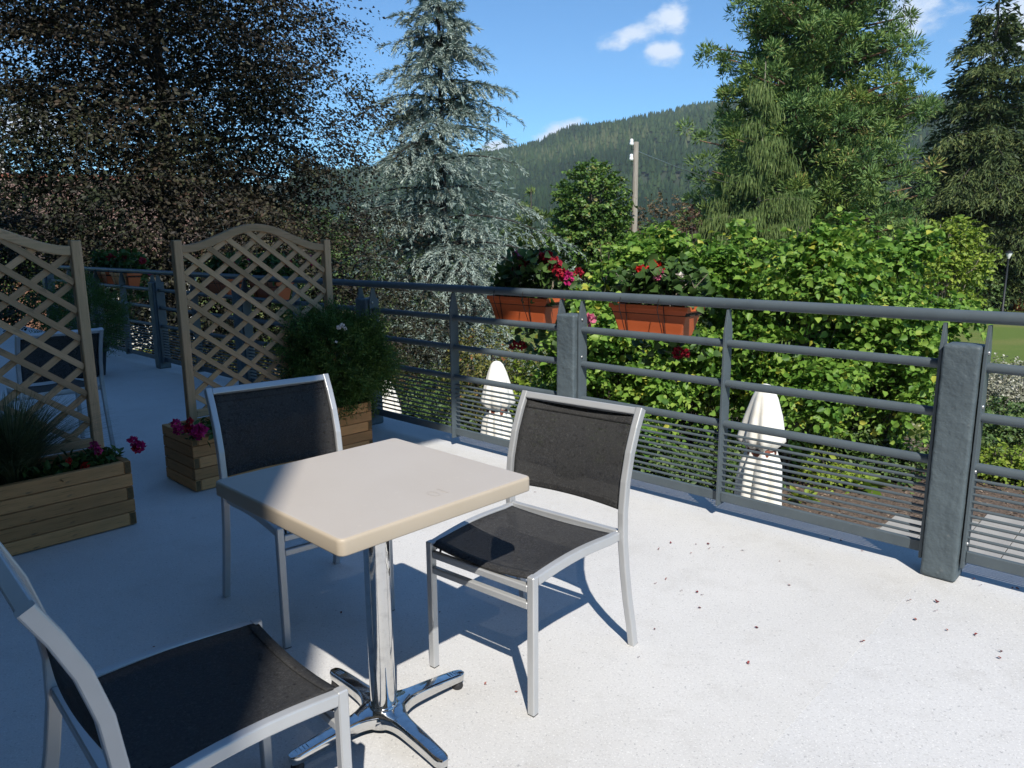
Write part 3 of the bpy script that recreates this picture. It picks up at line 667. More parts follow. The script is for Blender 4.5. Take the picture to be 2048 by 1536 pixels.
# dark spruce at the right edge
conifer('norway_spruce', 'dark green spruce tree at the right edge', 'tree', gpos(1946, 45), 16.0, -2.2,
        prof_pts([(-2.2, 6.2), (3, 5.6), (7, 4.5), (11, 2.9), (14, 1.4), (16, .15)]), 235, 'spruce', 'bark_dark', 24,
        blade=(.33, .066), nlat=15, ntuft=11, lat=.36, rise=.16, droop=.36, latdroop=.5, style='spruce', trunk_r=.3, per=3, gaps=.2, gapf=1.9, whorl=.5, puff=.10, core=9000, csize=.5)
conifer('blue_spruce', 'small blue spruce behind the orange bin', 'tree', gpos(2062, 62), 1.5, -2.5,
        prof_pts([(-2.5, 1.7), (1.5, .1)]), 70, 'bluespruce', 'bark_dark', 25, blade=(.3, .08), nlat=9, ntuft=8, lat=.4, rise=.1, droop=.25, style='spruce', trunk_r=.12)
conifer('light_green_conifer', 'soft light green conifer between cedar and round maple', 'tree', gpos(1062, 40), 4.1, -2.2,
        prof_pts([(-2.2, 1.9), (1, 1.6), (3, .9), (4.1, .1)]), 110, 'nootka', 'bark', 26, blade=(.3, .07), nlat=11, ntuft=9, lat=.4, rise=.35, droop=.15, style='sequoia', trunk_r=.14, puff=.06)

# copper beech
bx, by, _ = gpos(338, 17.5)


def beech():
    g = np.random.default_rng(31); base = np.array([bx, by, GZ]); root = thing('copper_beech', 'huge dark copper beech with purple brown leaves on the left', 'tree', base)
    zz_ = np.array([.7, 1.6, 3.2, 5.2, 7.2, 9.5, 12, 14.0]); rr_ = np.array([4.8, 6.0, 5.7, 4.55, 4.2, 4.0, 3.2, .8])     # height above ground, crown radius
    n = 7600; z = .7 + 11.0 * g.uniform(0, 1, n) ** 1.15; az = g.uniform(0, 6.2832, n); q = g.uniform(.08, 1.0, n) ** .72
    lob = 1 + .12 * np.sin(3 * az + 1.1 * z) + .08 * np.sin(7 * az - 2.3 * z) + .07 * np.sin(2.9 * z)
    grp = np.repeat(np.arange((n + 6) // 7), 7)[:n]; z = z[grp * 7 % n]; az = az[grp * 7 % n]; q = q[grp * 7 % n]; lob = lob[grp * 7 % n]      # seven twigs to a bough
    rad = np.interp(z, zz_, rr_) * q * lob; d = np.stack([np.cos(az), np.sin(az), np.zeros(n)], 1)
    S = d * rad[:, None] + np.array([0, 0, 1.]) * z[:, None]
    S = S + rr(g, n, 3) * [.36, .36, .15]; z = S[:, 2]
    # the foliage lies in layers with open air between them
    lay = np.sin(z * 4.1 + 1.9 * np.sin(az * 2 + rad * .6) + .5 * rad)
    clm = np.sin(S[:, 0] * 1.9 + 1.3) * np.sin(S[:, 1] * 1.7 + .4) + np.sin(S[:, 2] * 2.3 + S[:, 0] * .8)
    keep = (lay + .7 * clm > -1.15) | (g.uniform(0, 1, n) < .25)
    keep &= ~((S[:, 0] < -.6) & (z < np.where(S[:, 0] < -2.2, 4.7, 3.6)) & (g.uniform(0, 1, n) < .62)); keep &= ~((np.abs(S[:, 0]) < .55) & (S[:, 1] < 0) & (z > 3.4) & (z < 5.2) & (g.uniform(0, 1, n) < .5))
    S, d, z, az, rad = S[keep], d[keep], z[keep], az[keep], rad[keep]; n = len(S)
    td = unit(d + .75 * rr(g, n, 3) * [1, 1, .45] + np.array([0, 0, 1.]) * np.interp(z, [1, 6, 13], [-.12, .05, .5])[:, None]); tl = g.uniform(.5, 1.35, n); dro = g.uniform(.2, .7, n)
    m = 31; gg = (np.arange(m) + .5) / m
    pos = S[:, None] + td[:, None] * (tl[:, None] * gg)[..., None] - np.array([0, 0, 1.]) * (dro[:, None] * tl[:, None] * gg ** 2)[..., None]
    s2 = np.where(np.arange(m) % 2 == 0, 1., -1.)[None, :, None]; sd2 = unit(np.cross(td, [0, 0, 1.]))[:, None]
    pos = pos + sd2 * s2 * g.uniform(0, .26, (n, m, 1)) * (1 - .4 * gg)[None, :, None] + .04 * rr(g, n, m, 3)
    ax = unit(td[:, None] * .6 + sd2 * s2 * .8 + .45 * rr(g, n, m, 3) + np.array([0, 0, -.35])); nr = np.array([0, 0, .8]) + .6 * rr(g, n, m, 3)
    rn = np.clip(g.beta(2, 2.4, (n, m)) + g.normal(0, .14, (n, 1)) + (.10 * np.sin(1.7 * az + z))[:, None], 0, 1)
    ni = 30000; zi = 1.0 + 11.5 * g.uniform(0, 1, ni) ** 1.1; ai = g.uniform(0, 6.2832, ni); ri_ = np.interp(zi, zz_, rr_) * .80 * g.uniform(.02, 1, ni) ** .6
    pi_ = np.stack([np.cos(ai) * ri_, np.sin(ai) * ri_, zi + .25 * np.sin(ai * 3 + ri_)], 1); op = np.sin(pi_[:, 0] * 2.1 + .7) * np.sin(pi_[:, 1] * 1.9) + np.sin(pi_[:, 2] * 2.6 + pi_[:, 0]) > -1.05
    op &= ~((pi_[:, 0] < -.6) & (zi < 4.6) & (g.uniform(0, 1, ni) < .8)); pi_ = pi_[op]; ni = len(pi_)      # big filler leaves in dark tones, standing in for the shaded interior
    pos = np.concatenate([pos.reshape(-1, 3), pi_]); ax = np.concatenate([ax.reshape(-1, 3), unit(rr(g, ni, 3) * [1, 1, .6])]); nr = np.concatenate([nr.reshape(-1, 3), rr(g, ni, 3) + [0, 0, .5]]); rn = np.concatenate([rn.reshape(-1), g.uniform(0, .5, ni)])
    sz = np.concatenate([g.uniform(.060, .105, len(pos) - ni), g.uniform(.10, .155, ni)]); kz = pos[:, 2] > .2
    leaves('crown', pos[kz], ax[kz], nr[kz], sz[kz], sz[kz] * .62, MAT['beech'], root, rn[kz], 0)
    tubes_mesh([([(0, 0, 0), (.05, .02, 1.6), (.0, .05, 3.2), (.12, 0, 5.2), (.1, .1, 8), (.0, .0, 12.5)], [.38, .29, .25, .17, .10, .03])], 12).obj('trunk', MAT['bark_dark'], root)
    tub = []
    for i in range(46):
        zb = g.uniform(2.2, 10.5); a = i * 2.39996; L_ = np.interp(zb, zz_, rr_) * g.uniform(.6, .9); dr = np.array([math.cos(a), math.sin(a), 0.]); ri = np.interp(zb, [1, 5, 11], [.12, .5, 1.0]); wob = g.normal(0, .14); sdv = np.array([-dr[1], dr[0], 0])
        tub.append(([np.array([0, 0, zb]) + dr * L_ * f + sdv * L_ * wob * math.sin(3 * f) + np.array([0, 0, L_ * (ri * f - .42 * f * f)]) for f in np.linspace(0, 1, 7)], [.042 * (1 - .9 * f) + .004 for f in np.linspace(0, 1, 7)]))
    for q_ in range(0, n, 8): tub.append(([S[q_] - td[q_] * .5 + [0, 0, .1], S[q_] + td[q_] * tl[q_] * .5 - [0, 0, dro[q_] * tl[q_] * .25], S[q_] + td[q_] * tl[q_] - [0, 0, dro[q_] * tl[q_]]], [.009, .006, .002]))
    tubes_mesh(tub, 5).obj('branch', MAT['bark_dark'], root)['kind'] = 'stuff'


beech()

# hazel thicket in front of the park, big leaves in full sun
HZ = [(1222, 12.4, 1.00, 1.45, 'leftmost of the hazel bushes, leafy and behind the left red flower box'), (1395, 12.7, 1.25, 1.88, 'hazel bush with big bright leaves behind the right flower box'),
      (1585, 12.2, 1.30, 1.88, 'hazel bush with big bright leaves behind the right parasol'), (1765, 12.8, 1.20, 1.60, 'rightmost of the hazel bushes, beside the near concrete post')]
for i, (px, y, r, zt, lab) in enumerate(HZ):
    x0, y0, _ = gpos(px, y); gh = np.random.default_rng(300 + i)
    ells = [((x0, y0, zt - 1.15), (r * .72, r * .7, .8), .5), ((x0 + .1, y0, zt - 2.3), (r * .8, r * .7, 1.1), .6), ((x0 - .1, y0 + .05, zt - 3.2), (r * .8, r * .75, .9), .4)]
    for q in range(24):      # separate leafy boughs that stick out, with dark hollows between
        a = gh.uniform(0, 6.28); zz = gh.uniform(-3.0, -.25); rd = r * gh.uniform(.55, 1.0) * (1 if zz < -.8 else .7)
        ells.append(((x0 + math.cos(a) * rd, y0 - abs(math.sin(a)) * rd * .9, zt + zz), (gh.uniform(.28, .5), gh.uniform(.28, .45), gh.uniform(.2, .42)), .22))
    broadleaf('hazel_bush', lab, 'bush', (x0, y0, GZ), ells, 2000, 9, .58, .112, 'hazel', 'bark', 40 + i, 'hazel bushes below the balustrade', shape=1, stems=7, trunk_r=.035, shell=.35, aspect=.80, up=.3, droop=.3, crown_name='foliage', indiv=300)
x0, y0, _ = gpos(1182, 32)
broadleaf('round_maple', 'round dense green maple left of the utility pole', 'tree', (x0, y0, GZ), [((x0, y0, 2.9), (1.65, 1.6, 1.75), 1), ((x0 - .5, y0, 1.5), (1.55, 1.5, 1.4), .8), ((x0 + .5, y0, 1.3), (1.55, 1.5, 1.5), .8)], 1500, 14, .55, .15, 'maple', 'bark', 51, trunk_r=.16, shell=.5, aspect=.85)
x0, y0, _ = gpos(1888, 23)
broadleaf('lime_green_tree', 'small lime green tree with pale stems near the lawn', 'tree', (x0, y0, GZ), [((x0 - .4, y0, .75), (1.0, .9, .8), 1), ((x0 + .75, y0, .85), (.75, .8, .85), .8), ((x0 + .2, y0, 1.5), (.8, .8, .55), .7), ((x0 + .5, y0, -.35), (1.0, .8, .6), .5)], 620, 12, .5, .13, 'lime', 'bark_pale', 52, stems=3, trunk_r=.06, shell=.35, aspect=.7)
# shrubs in the garden, each named by its look
SH = [  # px, y, ztop, radius, mat, leafsize, twigs, label
    (985, 15.0, -.25, 1.05, 'olive', .07, 700, 'yellow green bush behind the left parasol'),
    (1075, 13.6, -.75, .75, 'lime', .13, 260, 'bright green broad leaved bush between left parasol and post'),
    (905, 16.2, -1.2, 1.2, 'green', .07, 700, 'low green shrub under the blue cedar'),
    (815, 15.2, -1.45, 1.2, 'green', .08, 700, 'low spreading green shrub right of the potted thuja'),
    (735, 16.4, -.55, .9, 'brownbush', .07, 560, 'russet brown bush under the cedar boughs'),
    (655, 14.6, -1.0, 1.0, 'green', .08, 600, 'green shrub behind the right end of the arched trellis'),
    (560, 15.6, -.5, 1.0, 'olive', .07, 620, 'golden olive bush seen through the arched trellis'),
    (470, 14.2, -1.0, .95, 'brownbush', .07, 560, 'pale russet bush seen through the trellis middle'),
    (405, 15.4, -.6, .95, 'olive', .07, 560, 'olive bush seen through the trellis left half'),
    (290, 15.0, -.7, 1.0, 'olive', .08, 560, 'olive bush beyond the balustrade between the two trellises'),
    (215, 16.0, -.9, 1.0, 'brownbush', .07, 520, 'russet bush beyond the balustrade left of the post'),
    (1330, 36.5, 3.5, 1.9, 'brownbush', .16, 700, 'brownish thicket right of the utility pole'),
    (1375, 35.5, 3.1, 1.0, 'plum', .14, 320, 'dark plum bush beside the utility pole'),
    (1300, 34.0, 2.2, 1.6, 'green', .16, 700, 'green thicket behind the utility pole foot'),
    (1700, 33.0, .9, 2.6, 'green', .16, 900, 'wide green thicket under the sequoia'),
    (1450, 33.0, 1.0, 2.4, 'green', .16, 900, 'green thicket under the weeping cypress'),
    (1915, 42.0, 0.4, 2.2, 'green', .18, 520, 'dark green shrub at the lawn edge under the spruce'),
    (1560, 13.9, -1.55, .65, 'olive', .06, 420, 'yellowish low bush right of the right parasol'),
    (1660, 14.0, -1.75, .7, 'green', .09, 380, 'low leafy plant in the mulch under the hazels'),
    (1480, 11.9, -1.9, .7, 'green', .09, 380, 'dark leafy bush left of the right parasol'),
    (1335, 12.0, -1.7, .8, 'green', .09, 420, 'dark leafy bush behind the chair back'),
    (1610, 12.9, -1.15, .8, 'lime', .12, 420, 'bright leafy bush under the hazels right of the parasol'),
    (1715, 12.7, -1.35, .7, 'green', .10, 420, 'leafy green bush under the rightmost hazel'),
    (1690, 12.2, -2.25, .45, 'lime', .09, 150, 'low lime green plant in the mulch left of the broad leaved one'),
    (1835, 12.3, -2.1, .5, 'green', .09, 180, 'low green plant at the foot of the straw grass'),
    (2075, 12.2, -2.1, .55, 'lime', .09, 200, 'low lime green clump at the right picture edge'),
    (1965, 13.0, -1.95, .6, 'green', .09, 220, 'low green clump just right of the near post'),
    (1775, 13.4, -1.5, .6, 'silverleaf', .07, 300, 'small white flowering plant left of the straw grass'),
    (2030, 17.0, -1.35, 1.2, 'silverleaf', .07, 800, 'pale silvery perennial clump right of the near post'),
    (2110, 15.8, -1.5, 1.1, 'silverleaf', .07, 620, 'pale perennial clump at the right picture edge'),
    (2035, 14.4, -1.75, .95, 'green', .09, 520, 'dark green shrub below the silvery perennials'),
    (-40, 20.0, 3.2, 2.2, 'green', .12, 900, 'green tree behind the house roof at far left'),
    (715, 40.0, 3.0, 3.2, 'green', .22, 620, 'green tree between the beech and the cedar, farther back'),
    (590, 38.0, 3.4, 3.4, 'green', .22, 620, 'green tree behind the beech trunk, farther back'),
    (820, 44.0, 2.6, 3.0, 'maple', .22, 560, 'green tree behind the cedar trunk, farther back'),
    (95, 36.0, 5.1, 2.6, 'green', .2, 700, 'bright green tree above the far house'),
]
for i, (px, y, zt, r, mt, ls, tw, lab) in enumerate(SH):
    x0, y0, _ = gpos(px, y); h = zt - GZ
    broadleaf('garden_shrub' if h < 4 else 'garden_tree', lab, 'shrub' if h < 4 else 'tree', (x0, y0, GZ), [((x0, y0, zt - h * .33), (r, r, h * .36), 1), ((x0 + r * .3, y0, zt - h * .62), (r * 1.05, r, h * .36), .9), ((x0 - r * .45, y0, zt - h * .5), (r * .7, r * .8, h * .34), .5)], tw, 10, .35 + ls * 1.6, ls, mt, 'bark', 70 + i, 'shrubs of the garden below', stems=4, trunk_r=.025 * max(1, h / 3), shell=.4)


def grass_clump(name, label, loc, n, h, spread, mat, seed, parent=None, seg=5, w=.006, group=None, cat='grass'):
    g = np.random.default_rng(seed); loc = np.array(loc, float); az = g.uniform(0, 6.28, n); lean = g.uniform(.05, 1, n) ** .8 * spread; L_ = h * g.uniform(.6, 1.15, n)
    d = np.stack([np.cos(az), np.sin(az), np.zeros(n)], 1); f = np.linspace(0, 1, seg)
    st = d * (g.uniform(0, .3, n) * spread * .5)[:, None]
    P_ = st[:, None] + d[:, None] * (lean[:, None] * f ** 1.7)[..., None] + np.array([0, 0, 1.]) * (L_[:, None] * (f - .38 * (lean / spread)[:, None] * f ** 2.4))[..., None]
    sd_ = np.stack([-d[:, 1], d[:, 0], np.zeros(n)], 1)[:, None] * (w * (1 - .85 * f))[None, :, None]
    v = np.concatenate([P_ - sd_, P_ + sd_], 2).reshape(n, seg * 2, 3).reshape(-1, 3)
    b = np.arange(n)[:, None, None] * seg * 2; q = np.arange(seg - 1)[:, None] * 2 + np.array([0, 1, 3, 2]); F_ = (b + q[None]).reshape(-1, 4)
    rn = np.repeat(np.clip(g.beta(2, 2, n), 0, 1), seg - 1)
    o = link(name, np_mesh(name, v, F_, 4, rn), MAT[mat], parent, loc)
    if parent is None: tag(o, label, cat, group)
    return o


x0, y0, _ = gpos(1830, 13.2)
grass_clump('straw_grass', 'tall straw coloured grass clump left of the near post', (x0, y0, GZ), 420, 1.55, .35, 'strawgrass', 5, w=.008)
x0, y0, _ = gpos(2000, 12.6)
grass_clump('green_grass_clump', 'green grass clump in the mulch right of the near post', (x0, y0, GZ), 500, .75, .45, 'green', 6, w=.010)
# broad-leaved plant in the mulch
g = np.random.default_rng(3); x0, y0, _ = gpos(1762, 11.9)
n = 26; az = g.uniform(0, 6.28, n); d = np.stack([np.cos(az), np.sin(az), g.uniform(.1, .9, n)], 1)
rt = thing('broad_leaf_plant', 'broad green leafy plant growing out of the mulch', 'plant', (x0, y0, GZ))
single_leaves(rt, d * .12, d, rr(g, n, 3) * .3 + [0, 0, 1], g.uniform(.25, .42, n), .68, 'lime', g.uniform(0, .6, n))
x0, y0, _ = gpos(1640, 11.3)
n = 40; az = g.uniform(0, 6.28, n); d = np.stack([np.cos(az), np.sin(az), g.uniform(.1, 1.2, n)], 1)
rt = thing('seedling_plant', 'small bright green seedling in the mulch right of the parasol', 'plant', (x0, y0, GZ))
single_leaves(rt, d * .1, d, rr(g, n, 3) * .3 + [0, 0, 1], g.uniform(.12, .2, n), .52, 'lime', g.uniform(.3, 1, n))
# ground cover on the beds to the left
n = 26000; g = np.random.default_rng(8); uu = g.uniform(9.0, 14.5, n); vv = g.uniform(6.0, 19, n); hh = .12 + .16 * (np.sin(uu * 2.3) * np.sin(vv * 1.9) + 1)
P = np.stack([uu * UX - vv * UY, uu * UY + vv * UX, GZ + g.uniform(.05, 1, n) * hh], 1)
tag(leaves('ground_cover', P, rr(g, n, 3) * [1, 1, .5], rr(g, n, 3) * .5 + [0, 0, 1], g.uniform(.06, .13, n), g.uniform(.04, .08, n), MAT['green'], None, np.clip(g.beta(2, 2, n) + .2 * np.sin(uu * 1.1 + vv), 0, 1)), 'leafy ground cover on the beds at left', 'ground cover', kind='stuff')

# ================================================================== HOUSE AT FAR LEFT
hs = empty('village_house', gpos(40, 31), R(22))
mb = MB(); mb.box(-5, 6.5, -3.2, 3.2, 0, 4.1); mb.add([(-5, -3.2, 4.1), (-5, 3.2, 4.1), (-5, 0, 6.6)], [(0, 1, 2)]); mb.add([(6.5, -3.2, 4.1), (6.5, 3.2, 4.1), (6.5, 0, 6.6)], [(0, 1, 2)]); mb.obj('wall', MAT['wallwhite'], hs)
for sgn in (-1, 1):
    mb = MB(); nrow = 16
    for i in range(nrow):
        a0, a1 = i / nrow, (i + 1.12) / nrow
        y0, y1 = sgn * 3.9 * (1 - a0), sgn * 3.9 * (1 - a1); z0, z1 = 3.65 + 3.15 * a0 + .06, 3.65 + 3.15 * a1
        mb.add([(-5.6, y0, z0), (7.1, y0, z0), (7.1, y1, z1), (-5.6, y1, z1), (-5.6, y0, z0 - .1), (7.1, y0, z0 - .1), (7.1, y1, z1 - .1), (-5.6, y1, z1 - .1)], [(0, 1, 2, 3), (7, 6, 5, 4), (0, 4, 5, 1), (1, 5, 6, 2), (2, 6, 7, 3), (3, 7, 4, 0)])
    rf = mb.obj('roof', MAT['rooftile'] if sgn < 0 else MAT['redtile'], hs)
mb = MB(); mb.box(-5.75, 7.2, -.12, .12, 6.80, 6.98); mb.obj('ridge', MAT['redtile'], hs)
for xx in (-3.6, -1.2, 1.6, 4.2):
    mb = MB(); mb.box(xx - .5, xx + .5, -3.26, -3.2, 1.1, 2.6); wd = mb.obj('window', MAT['darkwood'], hs)
    mb = MB(); mb.box(xx - .42, xx + .42, -3.275, -3.262, 1.18, 2.52); mb.obj('pane', MAT['glass'], wd)
mb = MB(); mb.box(-1.0, -.3, .6, 1.3, 5.6, 7.9); mb.obj('chimney', MAT['wallwhite'], hs, .02)
tag(hs, 'white house with old clay tile roof behind the copper beech', 'house')
an = empty('timber_shed', gpos(-70, 27), R(20))
mb = MB(); mb.box(-3, 3.4, -2, 2, 0, 4.0); mb.obj('wall', MAT['brickface'], an)
for sgn in (-1, 1):
    mb = MB(); mb.add([(-3.6, sgn * 2.6, 3.7), (4.1, sgn * 2.6, 3.7), (4.1, 0, 5.25), (-3.6, 0, 5.25), (-3.6, sgn * 2.6, 3.55), (4.1, sgn * 2.6, 3.55), (4.1, 0, 5.1), (-3.6, 0, 5.1)], [(0, 1, 2, 3), (7, 6, 5, 4), (0, 4, 5, 1), (1, 5, 6, 2), (2, 6, 7, 3), (3, 7, 4, 0)]); mb.obj('roof', MAT['darkwood'] if sgn < 0 else MAT['rooftile'], an)
tag(an, 'dark roofed shed with reddish boarding at the far left edge', 'shed')

# ================================================================== POLE, LAMP, BIN
p = at_depth(1272, 284, 32); pole = empty('utility_pole', (p.x, p.y, GZ)); hgt = p.z - GZ
mb = MB(); mb.tube([(0, 0, 0), (.01, 0, hgt * .5), (0, 0, hgt)], [.15, .13, .115], 14); mb.obj('shaft', MAT['pole_wood'], pole)
for dz in (-.02, -.62):
    mb = MB(); mb.tube([(-.1, -.05, hgt + dz - .28), (-.19, -.07, hgt + dz - .3), (-.19, -.07, hgt + dz - .12)], .014, 6); br = mb.obj('bracket', MAT['iron'], pole)
    mb = MB(); mb.lathe([(.045, hgt + dz - .13), (.085, hgt + dz - .12), (.085, hgt + dz - .02), (.06, hgt + dz), (.075, hgt + dz + .05), (.06, hgt + dz + .12), (.03, hgt + dz + .14)], 12, (-.19, -.07)); mb.obj('insulator', MAT['ceramic'], br)
tag(pole, 'weathered wooden utility pole with two white insulators', 'pole')
q = at_depth(1560, 385, 37); pts = []
for t in np.linspace(0, 1, 14): pts.append(Vector((p.x + .1, p.y, p.z - .38)).lerp(q, t) - Vector((0, 0, .5 * math.sin(math.pi * t) * .5)))
mb = MB(); mb.tube(pts, .018, 5); tag(mb.obj('overhead_wire', MAT['steel']), 'thin wire sagging from the pole to the right', 'wire')
d = pray(2003, 635); t = (GZ - CAM_Z) / d.z; lp = Vector((0, 0, CAM_Z)) + d * t
lamp = empty('park_lamp', lp); top = at_depth(2017, 505, lp.y).z - GZ
mb = MB(); mb.tube([(0, 0, 0), (0, 0, .5), (0, 0, .52), (0, 0, top - .3)], [.09, .08, .055, .05], 10); mb.obj('post', MAT['iron'], lamp)
mb = MB(); mb.lathe([(.05, top - .32), (.16, top - .05), (.15, top - .02)], 12); mb.obj('lantern', MAT['lampglass'], lamp); mb = MB(); mb.lathe([(.19, top - .02), (.12, top + .06), (.02, top + .1)], 12); mb.obj('cap', MAT['iron'], lamp)
tag(lamp, 'slim black park lamp post on the lawn', 'lamp')
d = pray(2038, 621); t = (GZ - CAM_Z) / d.z; bp = Vector((0, 0, CAM_Z)) + d * t; bn = empty('litter_bin', bp)
mb = MB(); mb.lathe([(.28, .02), (.31, .1), (.33, .72), (.30, .74)], 18); mb.obj('body', MAT['bin'], bn); mb = MB(); mb.lathe([(.35, .72), (.36, .80), (.2, .95), (.05, .98)], 18); mb.obj('lid', MAT['iron'], bn)
tag(bn, 'orange litter bin on the far lawn', 'bin')


# ================================================================== PARASOLS
def parasol(loc, h, label, seed, scale=1.0):
    g = np.random.default_rng(seed); root = empty('closed_parasol', loc, g.uniform(0, 6)); tag(root, label, 'parasol', 'closed parasols on the patio')
    ph = g.uniform(0, 6)
    wob = lambda w, z: 1 + (.30 * (abs(math.sin(4 * w + ph + .5 * math.sin(2.2 * z + ph))) - .62) + .05 * math.sin(13 * w + 5 * z)) * min(1, max(0, (h - z - .03)) * 1.5) + .06 * math.sin(3 * w + 2 * z + ph)
    mb = MB(); mb.lathe([(.225, h - 1.98), (.235, h - 1.80), (.232, h - 1.45), (.222, h - 1.12), (.20, h - .90), (.150, h - .75), (.135, h - .70)], 72, wob=wob); lo = mb.obj('canopy_skirt', MAT['canvas'], root)
    mb = MB(); mb.lathe([(.150, h - .715), (.235, h - .63), (.232, h - .58), (.190, h - .36), (.135, h - .16), (.090, h - .05), (.055, h - .012), (.02, h)], 72, wob=wob); mb.obj('canopy_cap', MAT['canvas'], root)
    mb = MB(); mb.lathe([(.150, h - .79), (.158, h - .77), (.158, h - .73), (.150, h - .71)], 32); mb.obj('tie_strap', MAT['strap'], root)
    mb = MB(); mb.tube([(0, 0, .05), (0, 0, h - 1.9)], .024, 12); mb.obj('pole', MAT['pole_wood'], root)
    mb = MB(); mb.lathe([(.30, 0), (.30, .05), (.06, .08), (.04, .3)], 24); mb.obj('foot', MAT['slab'], root)
    return root


for (px, py, y, lab, s) in [(1531, 768, 7.95, 'cream closed parasol nearest the concrete post, right of the chair', 1), (993, 722, 10.8, 'cream closed parasol left of the middle post', 2), (772, 757, 13.2, 'cream closed parasol half hidden behind the potted thuja', 3)]:
    tp = at_depth(px, py, y); parasol((tp.x, tp.y, GZ + .042), tp.z - GZ - .042, lab, s)

# ================================================================== BALUSTRADE
PV0, PSP = .69, 1.9586
bal = empty('balustrade', W(RU, PV0, 0), ANG_U + math.pi / 2)      # local x = +v, local y = -u (towards the terrace), z up
tag(bal, 'dark grey steel balustrade with concrete posts along the terrace edge', 'balustrade')
KMIN, KMAX = -1, 6
mb = MB(); mb.tube([(KMIN * PSP, 0, 1.064), (2.5 * PSP, 0, 1.064), (KMAX * PSP + .15, 0, 1.064)], .0245, 16); mb.obj('handrail', MAT['paint'], bal)


def post_mesh(seed):
    g = np.random.default_rng(seed); bm = bmesh.new()
    bmesh.ops.create_cube(bm, size=1.0); bmesh.ops.scale(bm, vec=(.128, .128, .957), verts=bm.verts)
    bmesh.ops.bevel(bm, geom=[e for e in bm.edges], offset=.013, segments=3, profile=.6, affect='EDGES')
    long_e = [e for e in bm.edges if abs(e.verts[0].co.z - e.verts[1].co.z) > .5]; bmesh.ops.subdivide_edges(bm, edges=long_e, cuts=46, use_grid_fill=True)
    wide = [e for e in bm.edges if e.calc_length() > .05]; bmesh.ops.subdivide_edges(bm, edges=wide, cuts=5, use_grid_fill=True)
    from mathutils import noise as mn
    for v in bm.verts:
        c = v.co; q = Vector((c.x * 9 + seed * 7, c.y * 9, c.z * 9)); dn = Vector((c.x, c.y, 0)).normalized() if abs(c.z) < .47 else Vector((0, 0, 1))
        v.co = c + dn * (.0016 * mn.noise(q) + .0014 * mn.noise(q * 3.1) + .0012 * mn.noise(q * 8))
        v.co.z += .4785
    me = bpy.data.meshes.new('post'); bm.to_mesh(me); bm.free(); me.polygons.foreach_set('use_smooth', [True] * len(me.polygons)); me.materials.append(MAT['post']); return me


mb = MB()   # flat upright with pointed top, in the plane across the rail
pr = [(-.036, .06), (.036, .06), (.036, .93), (.012, 1.035), (-.012, 1.035), (-.036, .93)]; t_ = .006
mb.add([(-t_, a, b) for a, b in pr] + [(t_, a, b) for a, b in pr], [(0, 1, 2, 3, 4, 5), (11, 10, 9, 8, 7, 6)] + [(i, i + 6, (i + 1) % 6 + 6, (i + 1) % 6) for i in range(6)])
upright_me = mb.mesh('upright', MAT['paint'], .0012)
mb = MB(); mb.lathe([(.008, 0), (.008, .004), (.004, .006)], 8); screw_me = mb.mesh('screw', MAT['steel'])
bay = []
for k in range(KMIN, KMAX + 1):
    x = k * PSP
    link('post', post_mesh(k + 3), None, bal, (x, 0, 0))
    for s in (-1, 1):
        pl = link('upright', upright_me, None, bal, (x + s * (.064 + .012), 0, 0))
        if -1 <= k <= 2:
            for zz in (.16, .46, .72, .93): link('screw', screw_me, None, pl, (s * .006, 0.012, zz), (0, s * math.pi / 2, 0))
    if k < KMAX:
        link('upright', upright_me, None, bal, (x + PSP / 2 + .02, 0, 0))
        bay += [(x + .082, x + PSP / 2 + .014), (x + PSP / 2 + .026, x + PSP - .082)]
hl = PSP / 2 - .108
mb = MB(); mb.tube([(-.5, 0, 0), (.5, 0, 0)], .0195, 12); rail_me = mb.mesh('rail', MAT['paint'])
mb = MB(); mb.tube([(-.5, 0, 0), (.5, 0, 0)], .0065, 6); bar_me = mb.mesh('bar', MAT['paint'])
mb = MB(); mb.box(-.5, .5, -.011, .011, -.024, .024); brail_me = mb.mesh('bottom_rail', MAT['paint'], .003)
for (x0, x1) in bay:
    for zz in (.872, .676, .475):
        o = link('rail', rail_me, None, bal, ((x0 + x1) / 2, 0, zz)); o.scale = (x1 - x0, 1, 1)
    o = link('bottom_rail', brail_me, None, bal, ((x0 + x1) / 2, 0, .102)); o.scale = (x1 - x0, 1, 1)
    for i in range(10):
        o = link('bar', bar_me, None, bal, ((x0 + x1) / 2, 0, .151 + .0302 * i)); o.scale = (x1 - x0, 1, 1)


# ================================================================== FLOWER BOXES WITH GERANIUMS
def flower_head(name, loc, r, mat, parent, seed):
    g = np.random.default_rng(seed); n = 46; d = unit(rr(g, n, 3) + [0, 0, .35]); p_ = d * r * .55
    ax = unit(d + .8 * rr(g, n, 3)); o = leaves(name, p_, ax, d, r * g.uniform(.6, .95, n), r * g.uniform(.5, .8, n), MAT[mat], parent, g.uniform(0, 1, n), 1)
    o.location = loc; return o


